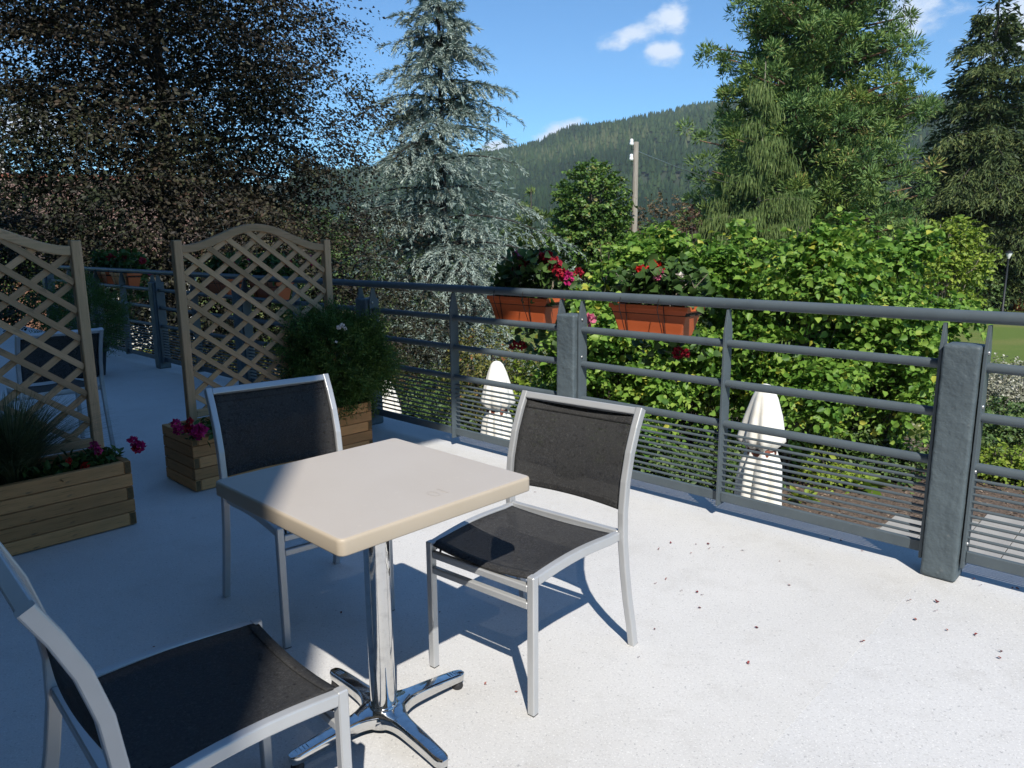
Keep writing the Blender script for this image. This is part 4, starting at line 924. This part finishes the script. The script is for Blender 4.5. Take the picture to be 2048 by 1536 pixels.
def flower_box(v0, v1, lab, plab, heads, seed, bush=1.0):
    g = np.random.default_rng(seed); L_ = v1 - v0; uc = RU + .024 + .088; zt, zb = 1.030, .868
    root = empty('flower_box', W(uc, (v0 + v1) / 2, zb), ANG_U + math.pi / 2)   # local x along v, y towards terrace
    h = zt - zb; a, b = L_ / 2, .080; a2, b2 = a - .045, .058
    mb = MB()
    o8 = [(-a2, -b2, 0), (a2, -b2, 0), (a2, b2, 0), (-a2, b2, 0), (-a, -b, h - .02), (a, -b, h - .02), (a, b, h - .02), (-a, b, h - .02)]
    mb.add(o8, [(0, 3, 2, 1), (0, 1, 5, 4), (1, 2, 6, 5), (2, 3, 7, 6), (3, 0, 4, 7)]); mb.obj('tray', MAT['box'], root, .006, 2)
    mb = MB(); e = .009
    for (x0, x1, y0, y1) in [(-a - e, a + e, -b - e, -b + .003), (-a - e, a + e, b - .003, b + e), (-a - e, -a + .003, -b + .003, b - .003), (a - .003, a + e, -b + .003, b - .003)]: mb.box(x0, x1, y0, y1, h - .024, h)
    mb.obj('rim', MAT['box'], root, .002)
    mb = MB(); mb.box(-a + .004, a - .004, -b + .004, b - .004, h - .05, h - .03); mb.obj('soil', MAT['soil'], root)
    for xx in (-a * .45, a * .55):
        hz = 1.064 - zb; mb = MB(); cyl = uc - RU
        mb.tube([(xx, b2 + .004, -.004), (xx, b + .012, h - .012), (xx, cyl - .03, hz - .005), (xx, cyl, hz + .0275), (xx, cyl + .028, hz), (xx + .01, cyl + .024, hz - .05), (xx + .012, b2 + .012, 0), (xx + .012, -b2, -.005)], .0022, 5); mb.obj('hanger_wire', MAT['wire'], root)
    tag(root, lab, 'flower box', 'terracotta flower boxes hung on the balustrade')
    # the plant: a thing of its own
    n = int(1100 * L_ * bush); base = W(uc, (v0 + v1) / 2, zt - .03); pr_ = empty('geranium', base, ANG_U + math.pi / 2); tag(pr_, plab, 'plant', 'geraniums in the hung boxes')
    x = g.uniform(-a * .98, a * .98, n); out = g.uniform(0, 1, n) ** .7; zz = g.uniform(.02, .27 * bush, n) * (1 - .35 * (x / a) ** 2); y = -g.uniform(-.07, .17, n)
    tr = g.uniform(0, 1, n) < .22; y = np.where(tr, -g.uniform(.10, .22, n), y); zz = np.where(tr, g.uniform(-.30, .1, n) * bush, zz)
    pos = np.stack([x, y, zz], 1) + .02 * rr(g, n, 3); d = unit(np.stack([x * .4, -.35 + .2 * g.normal(size=n), np.full(n, .25)], 1) + .8 * rr(g, n, 3)); nr = np.array([0, .25, .8]) + .55 * rr(g, n, 3)
    leaves('foliage', pos, d, nr, g.uniform(.035, .065, n), g.uniform(.04, .07, n), MAT['gerleaf'], pr_, g.beta(2, 2, n), 1)
    mb = MB()
    for q in range(26):
        xx = g.uniform(-a * .9, a * .9); mb.tube([(xx, -.02, -.02), (xx * 1.03 + g.normal(0, .02), -.03 + g.normal(0, .03), .12), (xx * 1.05 + g.normal(0, .04), -.05 + g.normal(0, .05), .2 * bush)], [.004, .003, .002], 5)
    mb.obj('stem', MAT['bark_pale'], pr_)
    ca, sa = math.cos(ANG_U + math.pi / 2), math.sin(ANG_U + math.pi / 2)
    for i, (px, py, r, m_, du) in enumerate(heads):
        p_ = on_plane_u(px, py, uc + du); dlt = p_ - base; flower_head('flower_head', (dlt.x * ca + dlt.y * sa, -dlt.x * sa + dlt.y * ca, dlt.z), r, m_, pr_, seed * 50 + i)


flower_box(1.935, 2.405, 'orange terracotta box in full sun right of the middle post', 'scarlet and blush geranium in the sunlit box right of the post',
           [(1283, 543, .034, 'petscarlet', 0), (1311, 537, .042, 'petscarlet', .03), (1299, 548, .03, 'petscarlet', .02), (1319, 551, .034, 'petpink', -.02), (1358, 557, .030, 'petwhite', .02), (1265, 580, .022, 'petred', .03), (1178, 641, .040, 'petpink', .02), (1357, 707, .032, 'petred', .10), (1372, 707, .022, 'petred', .10)], 1, .95)
flower_box(2.87, 3.35, 'orange terracotta box half in shade left of the middle post', 'dark red geranium in the half shaded box left of the post',
           [(1037, 510, .032, 'petpink', .02), (1048, 531, .042, 'petred', 0), (1091, 515, .044, 'petred', .02), (1110, 530, .042, 'petred', 0), (1124, 549, .036, 'petred', -.02), (1136, 556, .036, 'petmagenta', 0), (1018, 538, .030, 'petred', .04), (1157, 545, .028, 'petred', .04), (1026, 690, .030, 'petred', .12), (1043, 691, .028, 'petred', .10)], 2, 1.15)
flower_box(5.97, 6.46, 'shaded orange box behind the right half of the trellis', 'geranium in the box behind the trellis right half', [(622, 520, .040, 'petmagenta', 0), (575, 525, .035, 'petred', 0), (540, 540, .03, 'petred', 0)], 3)
flower_box(6.9, 7.43, 'shaded orange box behind the left half of the trellis', 'geranium in the box behind the trellis left half', [(505, 522, .045, 'petmagenta', 0), (440, 525, .035, 'petred', 0), (465, 530, .03, 'petred', 0)], 4)
flower_box(9.42, 9.98, 'shaded orange box beside the post between the two trellises', 'geranium in the box beside the post between the trellises', [(252, 515, .05, 'petred', 0), (285, 522, .04, 'petred', 0), (300, 545, .03, 'petmagenta', 0)], 5)
flower_box(10.14, 10.72, 'farthest shaded orange box near the left trellis post', 'geranium in the farthest box near the left trellis post', [(200, 520, .05, 'petred', 0), (222, 515, .045, 'petred', 0), (236, 524, .04, 'petmagenta', 0)], 6)


# ================================================================== PLANTERS WITH TRELLIS
def planter(u0, v0, L_, label, tlabel, seed, posts):
    """long side along u, front face at v0, depth towards +v"""
    D_, Hh, T = .40, .325, .032; n = 5; ph = Hh / n
    root = empty('wooden_planter', W(u0, v0, 0), ANG_U)     # local x = u, y = v
    tag(root, label, 'planter', 'wooden planters dividing the terrace')
    g = np.random.default_rng(seed)
    for i in range(n):
        z = i * ph + .004; odd = i % 2 == 1
        # long planks
        for yy in (0, D_ - T):
            x0, x1 = (0.0, L_) if odd else (T + .001, L_ - T - .001)
            mb = MB(); mb.box(-(x1 - x0) / 2, (x1 - x0) / 2, 0, T, .0015, ph - .0015); o = mb.obj('plank', MAT['wood'], root, .003); o.location = ((x0 + x1) / 2, yy + g.uniform(-.0015, .0015), z)
        for xx in (0, L_ - T):
            y0, y1 = (T + .001, D_ - T - .001) if odd else (0.0, D_)
            mb = MB(); mb.box(-(y1 - y0) / 2, (y1 - y0) / 2, -T, 0, .0015, ph - .0015); me = mb.mesh('plank', MAT['wood'], .003)
            o = link('plank', me, None, root, (xx + g.uniform(-.001, .001), (y0 + y1) / 2, z), (0, 0, math.pi / 2))
            me.materials.append(MAT['endgrain'])
            for pl in me.polygons:
                if abs(pl.normal.x) > .9: pl.material_index = 1
    mb = MB(); mb.box(T + .002, L_ - T - .002, T + .002, D_ - T - .002, .20, Hh - .045); mb.obj('soil', MAT['soil'], root)
    # trellis fixed to the planter back: posts, arched top rail, lattice
    s0, s1 = posts; tr = empty('trellis', (0, 0, 0)); tr.parent = root
    yb = D_ - T - .026
    zt = 1.385; zt0 = 1.335
    for s in (s0, s1):
        mb = MB(); mb.box(0, zt - .05, -.024, .024, -.024, .024); o = mb.obj('post', MAT['trellis'], tr, .004); o.location = (s, yb, .05); o.rotation_euler = (0, -math.pi / 2, 0)
    wd = s1 - s0; arch = lambda x: zt0 + .062 * (1 - math.cos(2 * math.pi * x))
    pts = [(s0 + .026 + (wd - .052) * x, yb, arch(x)) for x in np.linspace(0, 1, 33)]
    mb = MB(); mb.sweep(pts, rrect(.034, .046, .005), (0, 1, 0)); mb.obj('top_rail', MAT['trellis'], tr)
    mb = MB(); mb.box(-(wd - .052) / 2, (wd - .052) / 2, -.016, .016, -.022, .022); o = mb.obj('bottom_rail', MAT['trellis'], tr, .003); o.location = ((s0 + s1) / 2, yb, .37)
    x0, x1 = s0 + .024, s1 - .024; sw = .030; tn = .75; dz = .14
    for sg, yy in ((-1, -.006), (1, .006)):
        for c in np.arange(-1.2, 2.6, dz):
            seg = []
            for x in np.linspace(x0, x1, 160):
                z = c + sg * tn * (x - x0); f = (x - x0) / (x1 - x0)
                if .37 < z < arch(f) - .008: seg.append((x, z))
            if len(seg) < 5: continue
            (xa, za), (xb, zb) = seg[0], seg[-1]; ln = math.hypot(xb - xa, zb - za)
            if ln < .07: continue
            mb = MB(); mb.box(-ln / 2, ln / 2, -.0055, .0055, -sw / 2, sw / 2)
            o = mb.obj('slat', MAT['trellis'], tr); o.location = ((xa + xb) / 2, yb + yy, (za + zb) / 2); o.rotation_euler = (0, -math.atan2(zb - za, xb - xa), 0)
    tr['label'] = tlabel
    return root


planter(1.655, 4.0, 1.20, 'wooden planter with arched trellis behind the table', 'arched diamond lattice trellis', 1, (.155, 1.135))
planter(.05, 3.754, 1.20, 'wooden planter with trellis at the left edge', 'diamond lattice trellis', 2, (.185, 1.165))


def thuja(loc, r, h, label, seed, n=5200):
    g = np.random.default_rng(seed); root = thing('potted_thuja', label, 'shrub', loc, 'thuja shrubs in planters')
    d = unit(rr(g, n, 3)); rad = .45 + .55 * g.uniform(0, 1, n) ** .5; c = np.array([0, 0, h * .52])
    lump = 1 + .18 * np.sin(d[:, 0] * 5 + seed) * np.sin(d[:, 2] * 6) + .15 * np.sin(d[:, 1] * 7 + d[:, 0] * 3) + .12 * np.sin(d[:, 2] * 9 + d[:, 0] * 8) + np.where(g.uniform(0, 1, n) < .05, g.uniform(.05, .3, n), 0)
    S = c + d * np.array([r, r, h * .5]) * (rad * lump)[:, None]; m = 7
    td = unit(d + .45 * rr(g, n, 3) + [0, 0, .35]); l = g.uniform(.05, .13, n); f = (np.arange(m) + .5) / m
    P_ = S[:, None] + td[:, None] * (l[:, None] * f)[..., None]; sg = np.where(np.arange(m) % 2 == 0, 1., -1.)[None, :, None]; sd_ = unit(np.cross(td, rr(g, n, 3)))[:, None]
    ax = unit(td[:, None] * .8 + sd_ * sg * .8 + .2 * rr(g, n, m, 3)); nr = np.cross(ax, sd_) + .2 * rr(g, n, m, 3)
    P_ = P_.reshape(-1, 3); ax = ax.reshape(-1, 3); nr = nr.reshape(-1, 3); k = P_[:, 2] > -.08
    rn = np.clip(np.repeat(g.beta(2, 2, n), m) * .7 + np.tile(f, n) * .3, 0, 1)
    leaves('foliage', P_[k], ax[k], nr[k], g.uniform(.018, .036, k.sum()), g.uniform(.005, .009, k.sum()), MAT['thuja'], root, rn[k], 0)
    mb = MB(); mb.tube([(0, 0, -.1), (.01, 0, h * .5), (0, .01, h * .85)], [.018, .012, .004], 8); mb.obj('stem', MAT['bark'], root)
    return root


tp = W(2.76, 4.2, .285); thuja(tp, .315, .58, 'bushy dark green thuja in the planter behind the chair', 1, 7600)
wf = thing('white_petunia', 'small white flowers poking out of the thuja', 'plant', W(2.70, 4.05, .29), None)
for i, (px, py, r) in enumerate([(677, 655, .016), (684, 651, .018), (690, 657, .014), (672, 684, .010), (764, 713, .016), (766, 734, .014)]):
    p_ = on_plane_v(px, py, 3.90 if px < 720 else 4.0); flower_head('flower', p_ - W(2.70, 4.05, .29), r * .8, 'petwhite', wf, 900 + i)
mb = MB()
for px, py in [(684, 655), (672, 684), (765, 725)]:
    e = on_plane_v(px, py, 3.93) - W(2.70, 4.05, .29); mb.tube([(0, 0, 0), e * .5 + Vector((0, 0, .05)), e], .002, 4)
mb.obj('stem', MAT['gerleaf'], wf)
# petunias
g = np.random.default_rng(77)


def petunia(loc, label, heads, vplane, n, spread, seed):
    g = np.random.default_rng(seed); root = thing('petunia', label, 'plant', loc, 'petunias in the planters'); base = Vector(loc)
    a = g.uniform(0, 6.28, n); q = g.uniform(0, 1, n) ** .6; pos = np.stack([np.cos(a) * q * spread[0], np.sin(a) * q * spread[1], g.uniform(-.01, spread[2], n)], 1)
    pos = pos[:, :1] * np.array([UX, UY, 0]) + pos[:, 1:2] * np.array([-UY, UX, 0]) + pos[:, 2:] * np.array([0, 0, 1.])
    leaves('foliage', pos, rr(g, n, 3) + [0, 0, .2], rr(g, n, 3) * .5 + [0, 0, 1], g.uniform(.03, .055, n), g.uniform(.018, .03, n), MAT['gerleaf'], root, g.beta(2, 2, n), 1)
    for i, (px, py, r, m_) in enumerate(heads):
        p_ = on_plane_v(px, py, vplane); flower_head('flower', p_ - base, r, m_, root, seed * 31 + i)


petunia(W(1.76, 4.05, .30), 'magenta petunia spilling over the planter corner behind the chair', [(352, 848, .026, 'petmagenta'), (358, 862, .028, 'petmagenta'), (375, 858, .024, 'petred'), (388, 862, .034, 'petmagenta'), (402, 860, .034, 'petmagenta'), (380, 842, .018, 'petred'), (396, 872, .022, 'petmagenta')], 3.97, 160, (.13, .10, .07), 11)
petunia(W(1.10, 3.86, .30), 'magenta petunia at the right end of the left planter', [(265, 882, .022, 'petmagenta'), (278, 893, .030, 'petmagenta'), (272, 899, .02, 'petscarlet'), (190, 893, .024, 'petmagenta'), (196, 903, .018, 'petmagenta')], 3.80, 260, (.15, .08, .07), 12)
petunia(W(.95, 3.84, .30), 'small red petunia at the middle of the left planter', [(138, 922, .014, 'petscarlet'), (170, 934, .022, 'petscarlet')], 3.80, 170, (.14, .07, .06), 13)
gr = grass_clump('fountain_grass', 'bushy fountain grass in the left planter', W(.80, 3.93, .28), 2300, .42, .44, 'penn', 14, seg=6, w=.0028, group='fountain grasses in the left planter')
grass_clump('fountain_grass', 'shorter fountain grass clump at the far left of the planter', W(.58, 3.92, .28), 1500, .36, .38, 'penn', 15, seg=6, w=.0028, group='fountain grasses in the left planter')
# a second thuja in its own tub further down the terrace
tub = empty('round_tub', W(2.55, 8.6, 0)); mb = MB(); mb.lathe([(.15, 0), (.19, .30), (.205, .30), (.205, .34), (.185, .34), (.18, .28)], 24); mb.obj('tub', MAT['iron'], tub)
mb = MB(); mb.lathe([(.01, .279), (.179, .281)], 24); mb.obj('soil', MAT['soil'], tub); tag(tub, 'dark round tub with a thuja near the far balustrade', 'tub')
thuja(W(2.55, 8.6, .28), .40, .70, 'far thuja in a tub beside the left trellis post', 5, 2600)

# ================================================================== CHAIRS
FW, BW, DF, DB, HS = .4304, .4939, .4156, .1052, .432


def make_chair():
    root = empty('terrace_chair')
    bp_ = [(-.105, 0.0), (-.088, .08), (-.062, .18), (-.040, .29), (-.024, .40), (-.020, .50), (-.032, .60), (-.056, .69), (-.088, .765), (-.1200, .8245)]
    for s in (1, -1):
        mb = MB(); mb.sweep([(s * (BW / 2 - .012), y, z) for y, z in bp_], rrect(.024, .030, .004), (1, 0, 0)); lg = mb.obj('back_leg', MAT['silver'], root)
        mb = MB(); mb.box(s * (BW / 2 - .012) - .0105, s * (BW / 2 - .012) + .0105, -.12, -.09, -.001, .005); mb.obj('foot_cap', MAT['rubber'], lg)
        mb = MB(); mb.box(s * (FW / 2 - .012) - .0125, s * (FW / 2 - .012) + .0125, DF - .0125, DF + .0125, .001, HS + .001); lg = mb.obj('front_leg', MAT['silver'], root, .003)
        mb = MB(); mb.box(s * (FW / 2 - .012) - .011, s * (FW / 2 - .012) + .011, DF - .011, DF + .011, -.001, .004); mb.obj('foot_cap', MAT['rubber'], lg)
        sp = []
        for t in np.linspace(0, 1, 9):
            y = DF - .013 + (-.006 - DF + .013) * t; x = s * ((FW / 2 - .012) * (1 - t) + (BW / 2 - .026) * t); z = HS - .0155 + .014 * math.sin(math.pi * min(1, t * 1.1)) * .8 + .004 * t; sp.append((x, y, z))
        mb = MB(); mb.sweep(sp, rrect(.024, .030, .004), (1, 0, 0)); mb.obj('side_rail', MAT['silver'], root)
    mb = MB(); mb.sweep([(-BW / 2 + .0242, -.1140, .8136), (BW / 2 - .0242, -.1140, .8136)], rrect(.0295, .0245, .004), (0, .88, .474)); mb.obj('top_rail', MAT['silver'], root)
    mb = MB(); mb.box(-BW / 2 + .0245, BW / 2 - .0245, -.030, -.008, HS - .018, HS + .006); mb.obj('rear_rail', MAT['silver'], root, .003)
    for zz in (.392, .340):
        mb = MB(); mb.box(-FW / 2 + .0245, FW / 2 - .0245, DF - .010, DF + .010, zz - .011, zz + .011); mb.obj('front_rail', MAT['silver'], root, .003)
    for s in (-1, 1):
        mb = MB(); x = s * (FW / 2 - .04); mb.tube([(x, DF - .02, HS - .012), (x, DF - .012, HS - .035), (x + s * .004, DF - .01, HS - .055), (x + s * .014, DF - .008, HS - .05)], .004, 6); mb.obj('clip', MAT['rubber'], root)

    def patch(fn, nu, nv, name):
        v = []; f = []
        for i in range(nu + 1):
            for j in range(nv + 1): v.append(fn(i / nu, j / nv))
        for i in range(nu):
            for j in range(nv): q = i * (nv + 1) + j; f.append((q, q + 1, q + nv + 2, q + nv + 1))
        me = bpy.data.meshes.new(name); me.from_pydata(v, [], f); uv = me.uv_layers.new(name='UVMap')
        for pl in me.polygons:
            for li in pl.loop_indices:
                vi = me.loops[li].vertex_index; uv.data[li].uv = ((vi // (nv + 1)) / nu, (vi % (nv + 1)) / nv)
        me.polygons.foreach_set('use_smooth', [True] * len(f)); me.materials.append(MAT['fabric']); o = link(name, me, None, root)
        md = o.modifiers.new('thickness', 'SOLIDIFY'); md.thickness = .0022; return o

    def seat(a, b):
        y = DF + .004 + (.002 - DF - .004) * b; t = b; xm = (FW / 2 - .022) * (1 - t) + (BW / 2 - .036) * t; x = (2 * a - 1) * xm
        z = HS - .002 + .0125 * math.sin(math.pi * min(1, t * 1.1)) * .8 - .030 * (1 - (2 * a - 1) ** 2) * (.55 + .45 * math.sin(math.pi * b)) * (1 - .5 * b)
        if b < .03: z -= .006
        return (x, y, z)

    def back(a, b):
        z = .505 + (.806 - .505) * b; ys = np.interp(z, [q[1] for q in bp_], [q[0] for q in bp_]); x = (2 * a - 1) * (BW / 2 - .023)
        return (x, ys - .018 * (1 - (2 * a - 1) ** 2) * (1 - .3 * b), z - .005 * (1 - (2 * a - 1) ** 2) * (2 * b - 1))
    patch(seat, 22, 22, 'seat_sling'); patch(back, 22, 20, 'back_sling')
    for b0_, b1_ in ((0.004, .085), (.90, .985)):
        patch(lambda a, b: tuple(Vector(back(.01 + .98 * a, b0_ + (b1_ - b0_) * b)) + Vector((0, .0030, 0))), 22, 4, 'hem')
    patch(lambda a, b: tuple(Vector(seat(.01 + .98 * a, .004 + .07 * b)) + Vector((0, 0, .0030))), 22, 4, 'hem')
    return root


proto = make_chair()
CH = [(.1597, 2.4065, 230.73, 'silver chair with black mesh in full sun right of the table'), (-.883, 2.7879, -50.97, 'silver chair with black mesh between table and trellis planter'),
      (-.810, 1.2866, 43.44, 'silver chair with black seat nearest the camera at lower left'), (-2.93, 4.75, 136.5, 'silver chair with black back seen through the left trellis')]
for i, (x, y, a, lab) in enumerate(CH):
    o = proto if i == 0 else copy_tree(proto)
    o.location = (x, y, .0005); o.rotation_euler = (0, 0, R(a - 90)); tag(o, lab, 'chair', 'matching terrace chairs')

# ================================================================== TABLE
tb = empty('bistro_table', (-.375, 1.9133, 0), R(45.96)); tag(tb, 'square taupe bistro table on a chrome column base', 'table')
S_, TH = .6043, .7397
bm = bmesh.new(); bmesh.ops.create_cube(bm, size=1); bmesh.ops.scale(bm, vec=(S_, S_, .040), verts=bm.verts)
bmesh.ops.bevel(bm, geom=[e for e in bm.edges if abs(e.verts[0].co.z - e.verts[1].co.z) > .01], offset=.018, segments=5, profile=.5, affect='EDGES')
for f in bm.faces: f.material_index = 0 if f.normal.z > .9 else 1
bmesh.ops.bevel(bm, geom=[e for e in bm.edges if e.verts[0].co.z > .019 and e.verts[1].co.z > .019], offset=.009, segments=4, profile=.6, affect='EDGES', material=1)
bmesh.ops.bevel(bm, geom=[e for e in bm.edges if e.verts[0].co.z < -.019 and e.verts[1].co.z < -.019], offset=.004, segments=2, profile=.6, affect='EDGES', material=1)
me = bpy.data.meshes.new('table_top'); bm.to_mesh(me); bm.free(); me.materials.append(MAT['tabletop']); me.materials.append(MAT['tableedge'])
for p_ in me.polygons: p_.use_smooth = abs(p_.normal.z) < .98; p_.material_index = 0 if p_.normal.z > .97 else 1
top_o = link('table_top', me, None, tb, (0, 0, TH - .020))
tcv = bpy.data.curves.new('table_number', 'FONT'); tcv.body = '10'; tcv.size = .062; tcv.extrude = .0001; tcv.materials.append(MAT['print'])
tmp = bpy.data.objects.new('tmp', tcv); COL.objects.link(tmp); dg = bpy.context.evaluated_depsgraph_get(); nme = bpy.data.meshes.new_from_object(tmp.evaluated_get(dg)); bpy.data.objects.remove(tmp); nme.name = 'table_number'; to = link('table_number', nme); to.parent = top_o; to.location = (.075, -.195, .0204); to.rotation_euler = (0, 0, math.pi)
mb = MB(); mb.lathe([(.036, .070), (.036, TH - .052)], 36); mb.obj('column', MAT['chrome'], tb)
mb = MB(); mb.lathe([(.0372, .066), (.0412, .067), (.0412, .072), (.0372, .075)], 32); mb.obj('collar', MAT['chrome'], tb)
mb = MB(); mb.box(-.15, .15, -.03, .03, TH - .052, TH - .041); mb.box(-.03, .03, -.15, -.0301, TH - .052, TH - .041); mb.box(-.03, .03, .0301, .15, TH - .052, TH - .041); mb.obj('mounting_cross', MAT['iron'], tb)
hub = [(.0, .026), (.062, .026), (.066, .034), (.066, .060), (.058, .0672), (.0, .0690)]
mb = MB(); mb.lathe([(max(r, .002), z) for r, z in hub], 36); mb.obj('hub', MAT['chrome'], tb)
arm_me = None
for k in range(4):
    if arm_me is None:
        mb = MB(); pts = []; N_ = 26
        for t in np.linspace(0, 1, N_): pts.append((.018 + .270 * t, 0, .0485 - .0015 * t - .013 * t ** 2.4))
        def sec(t):
            w = .052 - .012 * t + .058 * math.exp(-((t / .17) ** 2))
            if t > .93: w *= 1 - ((t - .93) / .07) ** 2 * .5
            hgt_ = .037 - .013 * t
            return [(w * .46, -hgt_ * .5), (w * .5, hgt_ * .22), (w * .47, hgt_ * .40), (w * .36, hgt_ * .5), (-w * .36, hgt_ * .5), (-w * .47, hgt_ * .40), (-w * .5, hgt_ * .22), (-w * .46, -hgt_ * .5)]
        mb.sweep(pts, [(0, 0)] * 8, (0, -1, 0), smooth=False, sec_fn=sec)
        arm_me = mb.mesh('base_arm', MAT['chrome'], .0022, 2)
        for p_ in arm_me.polygons: p_.use_smooth = True
        mb = MB(); mb.lathe([(.016, 0), (.018, .006), (.016, .018), (.008, .026)], 16); glide_me = mb.mesh('glide', MAT['rubber'])
        mb = MB(); mb.box(-.0014, .0014, -.010, .010, 0, .0016); rib_me = mb.mesh('rib', MAT['chrome'], .0006)
    ar = link('base_arm', arm_me, None, tb, (0, 0, .002), (0, 0, R(-3.5 + 90 * k)))
    link('glide', glide_me, None, ar, (.268, 0, -.002))
    for q in range(4): link('rib', rib_me, None, ar, (.236 + .010 * q, 0, .0530 - .0016 * q), (0, R(8), 0))

# ================================================================== FALLEN PETALS
PET = [(-0.095, 2.103), (0.009, 2.062), (0.571, 2.792), (0.735, 2.69), (0.721, 2.707), (0.702, 2.582), (0.501, 2.428), (0.661, 2.725), (0.833, 3.18), (0.876, 3.134), (0.944, 3.144), (1.023, 3.109), (0.781, 3.082), (0.869, 2.433), (1.195, 2.34), (1.51, 2.632), (1.605, 2.614), (1.566, 2.549), (1.457, 2.48), (1.528, 2.405), (1.604, 2.377), (1.627, 2.264), (1.598, 2.225), (0.411, 2.252), (0.758, 2.208), (0.646, 3.128), (0.618, 2.827), (1.146, 2.991), (0.716, 3.194), (1.104, 2.761), (0.883, 3.179), (1.46, 3.225), (1.498, 3.207), (1.549, 3.094), (-0.644, 2.566), (-0.276, 2.564), (-1.021, 3.16), (-1.235, 2.341), (1.87, 2.805), (1.858, 2.752), (1.963, 2.724), (1.982, 2.715), (0.122, 3.918), (0.238, 4.0), (0.046, 4.435), (-0.132, 4.719)]
g = np.random.default_rng(4)
for (x, y) in PET:
    n = 2; a = g.uniform(0, 6.28); sz = g.uniform(.008, .015); pos = np.array([[0, 0, .002], [.002, .001, .003]]); ax = np.array([[math.cos(a), math.sin(a), .15], [math.cos(a + 1.3), math.sin(a + 1.3), .3]])
    o = leaves('fallen_petal', pos, ax, rr(g, n, 3) * .35 + [0, 0, 1], sz * g.uniform(.6, 1, n), sz * .6, MAT['fallen'], None, np.full(n, g.uniform(0, 1)), 1, fold=.25, droop=-.1)
    o.location = (x, y, .001); tag(o, 'small dried dark red petal lying on the pale floor', 'petal', 'fallen petals on the terrace floor')

# ================================================================== AIR
hz = bpy.data.meshes.new('haze'); mb = MB(); mb.box(-2300, 2300, -60, 2050, GZ - 1, 460); hz = mb.mesh('haze')
hm = bpy.data.materials.new('valley_air'); hm.use_nodes = True; nt = hm.node_tree; nt.nodes.clear(); o_ = nt.nodes.new('ShaderNodeOutputMaterial'); pv = nt.nodes.new('ShaderNodeVolumePrincipled')
pv.inputs['Color'].default_value = (.80, .90, 1.0, 1); pv.inputs['Density'].default_value = .00012; pv.inputs['Anisotropy'].default_value = 0.0
nt.links.new(pv.outputs[0], o_.inputs['Volume'])
tag(link('haze', hz, hm), 'thin blue summer haze filling the valley', 'haze', kind='stuff')
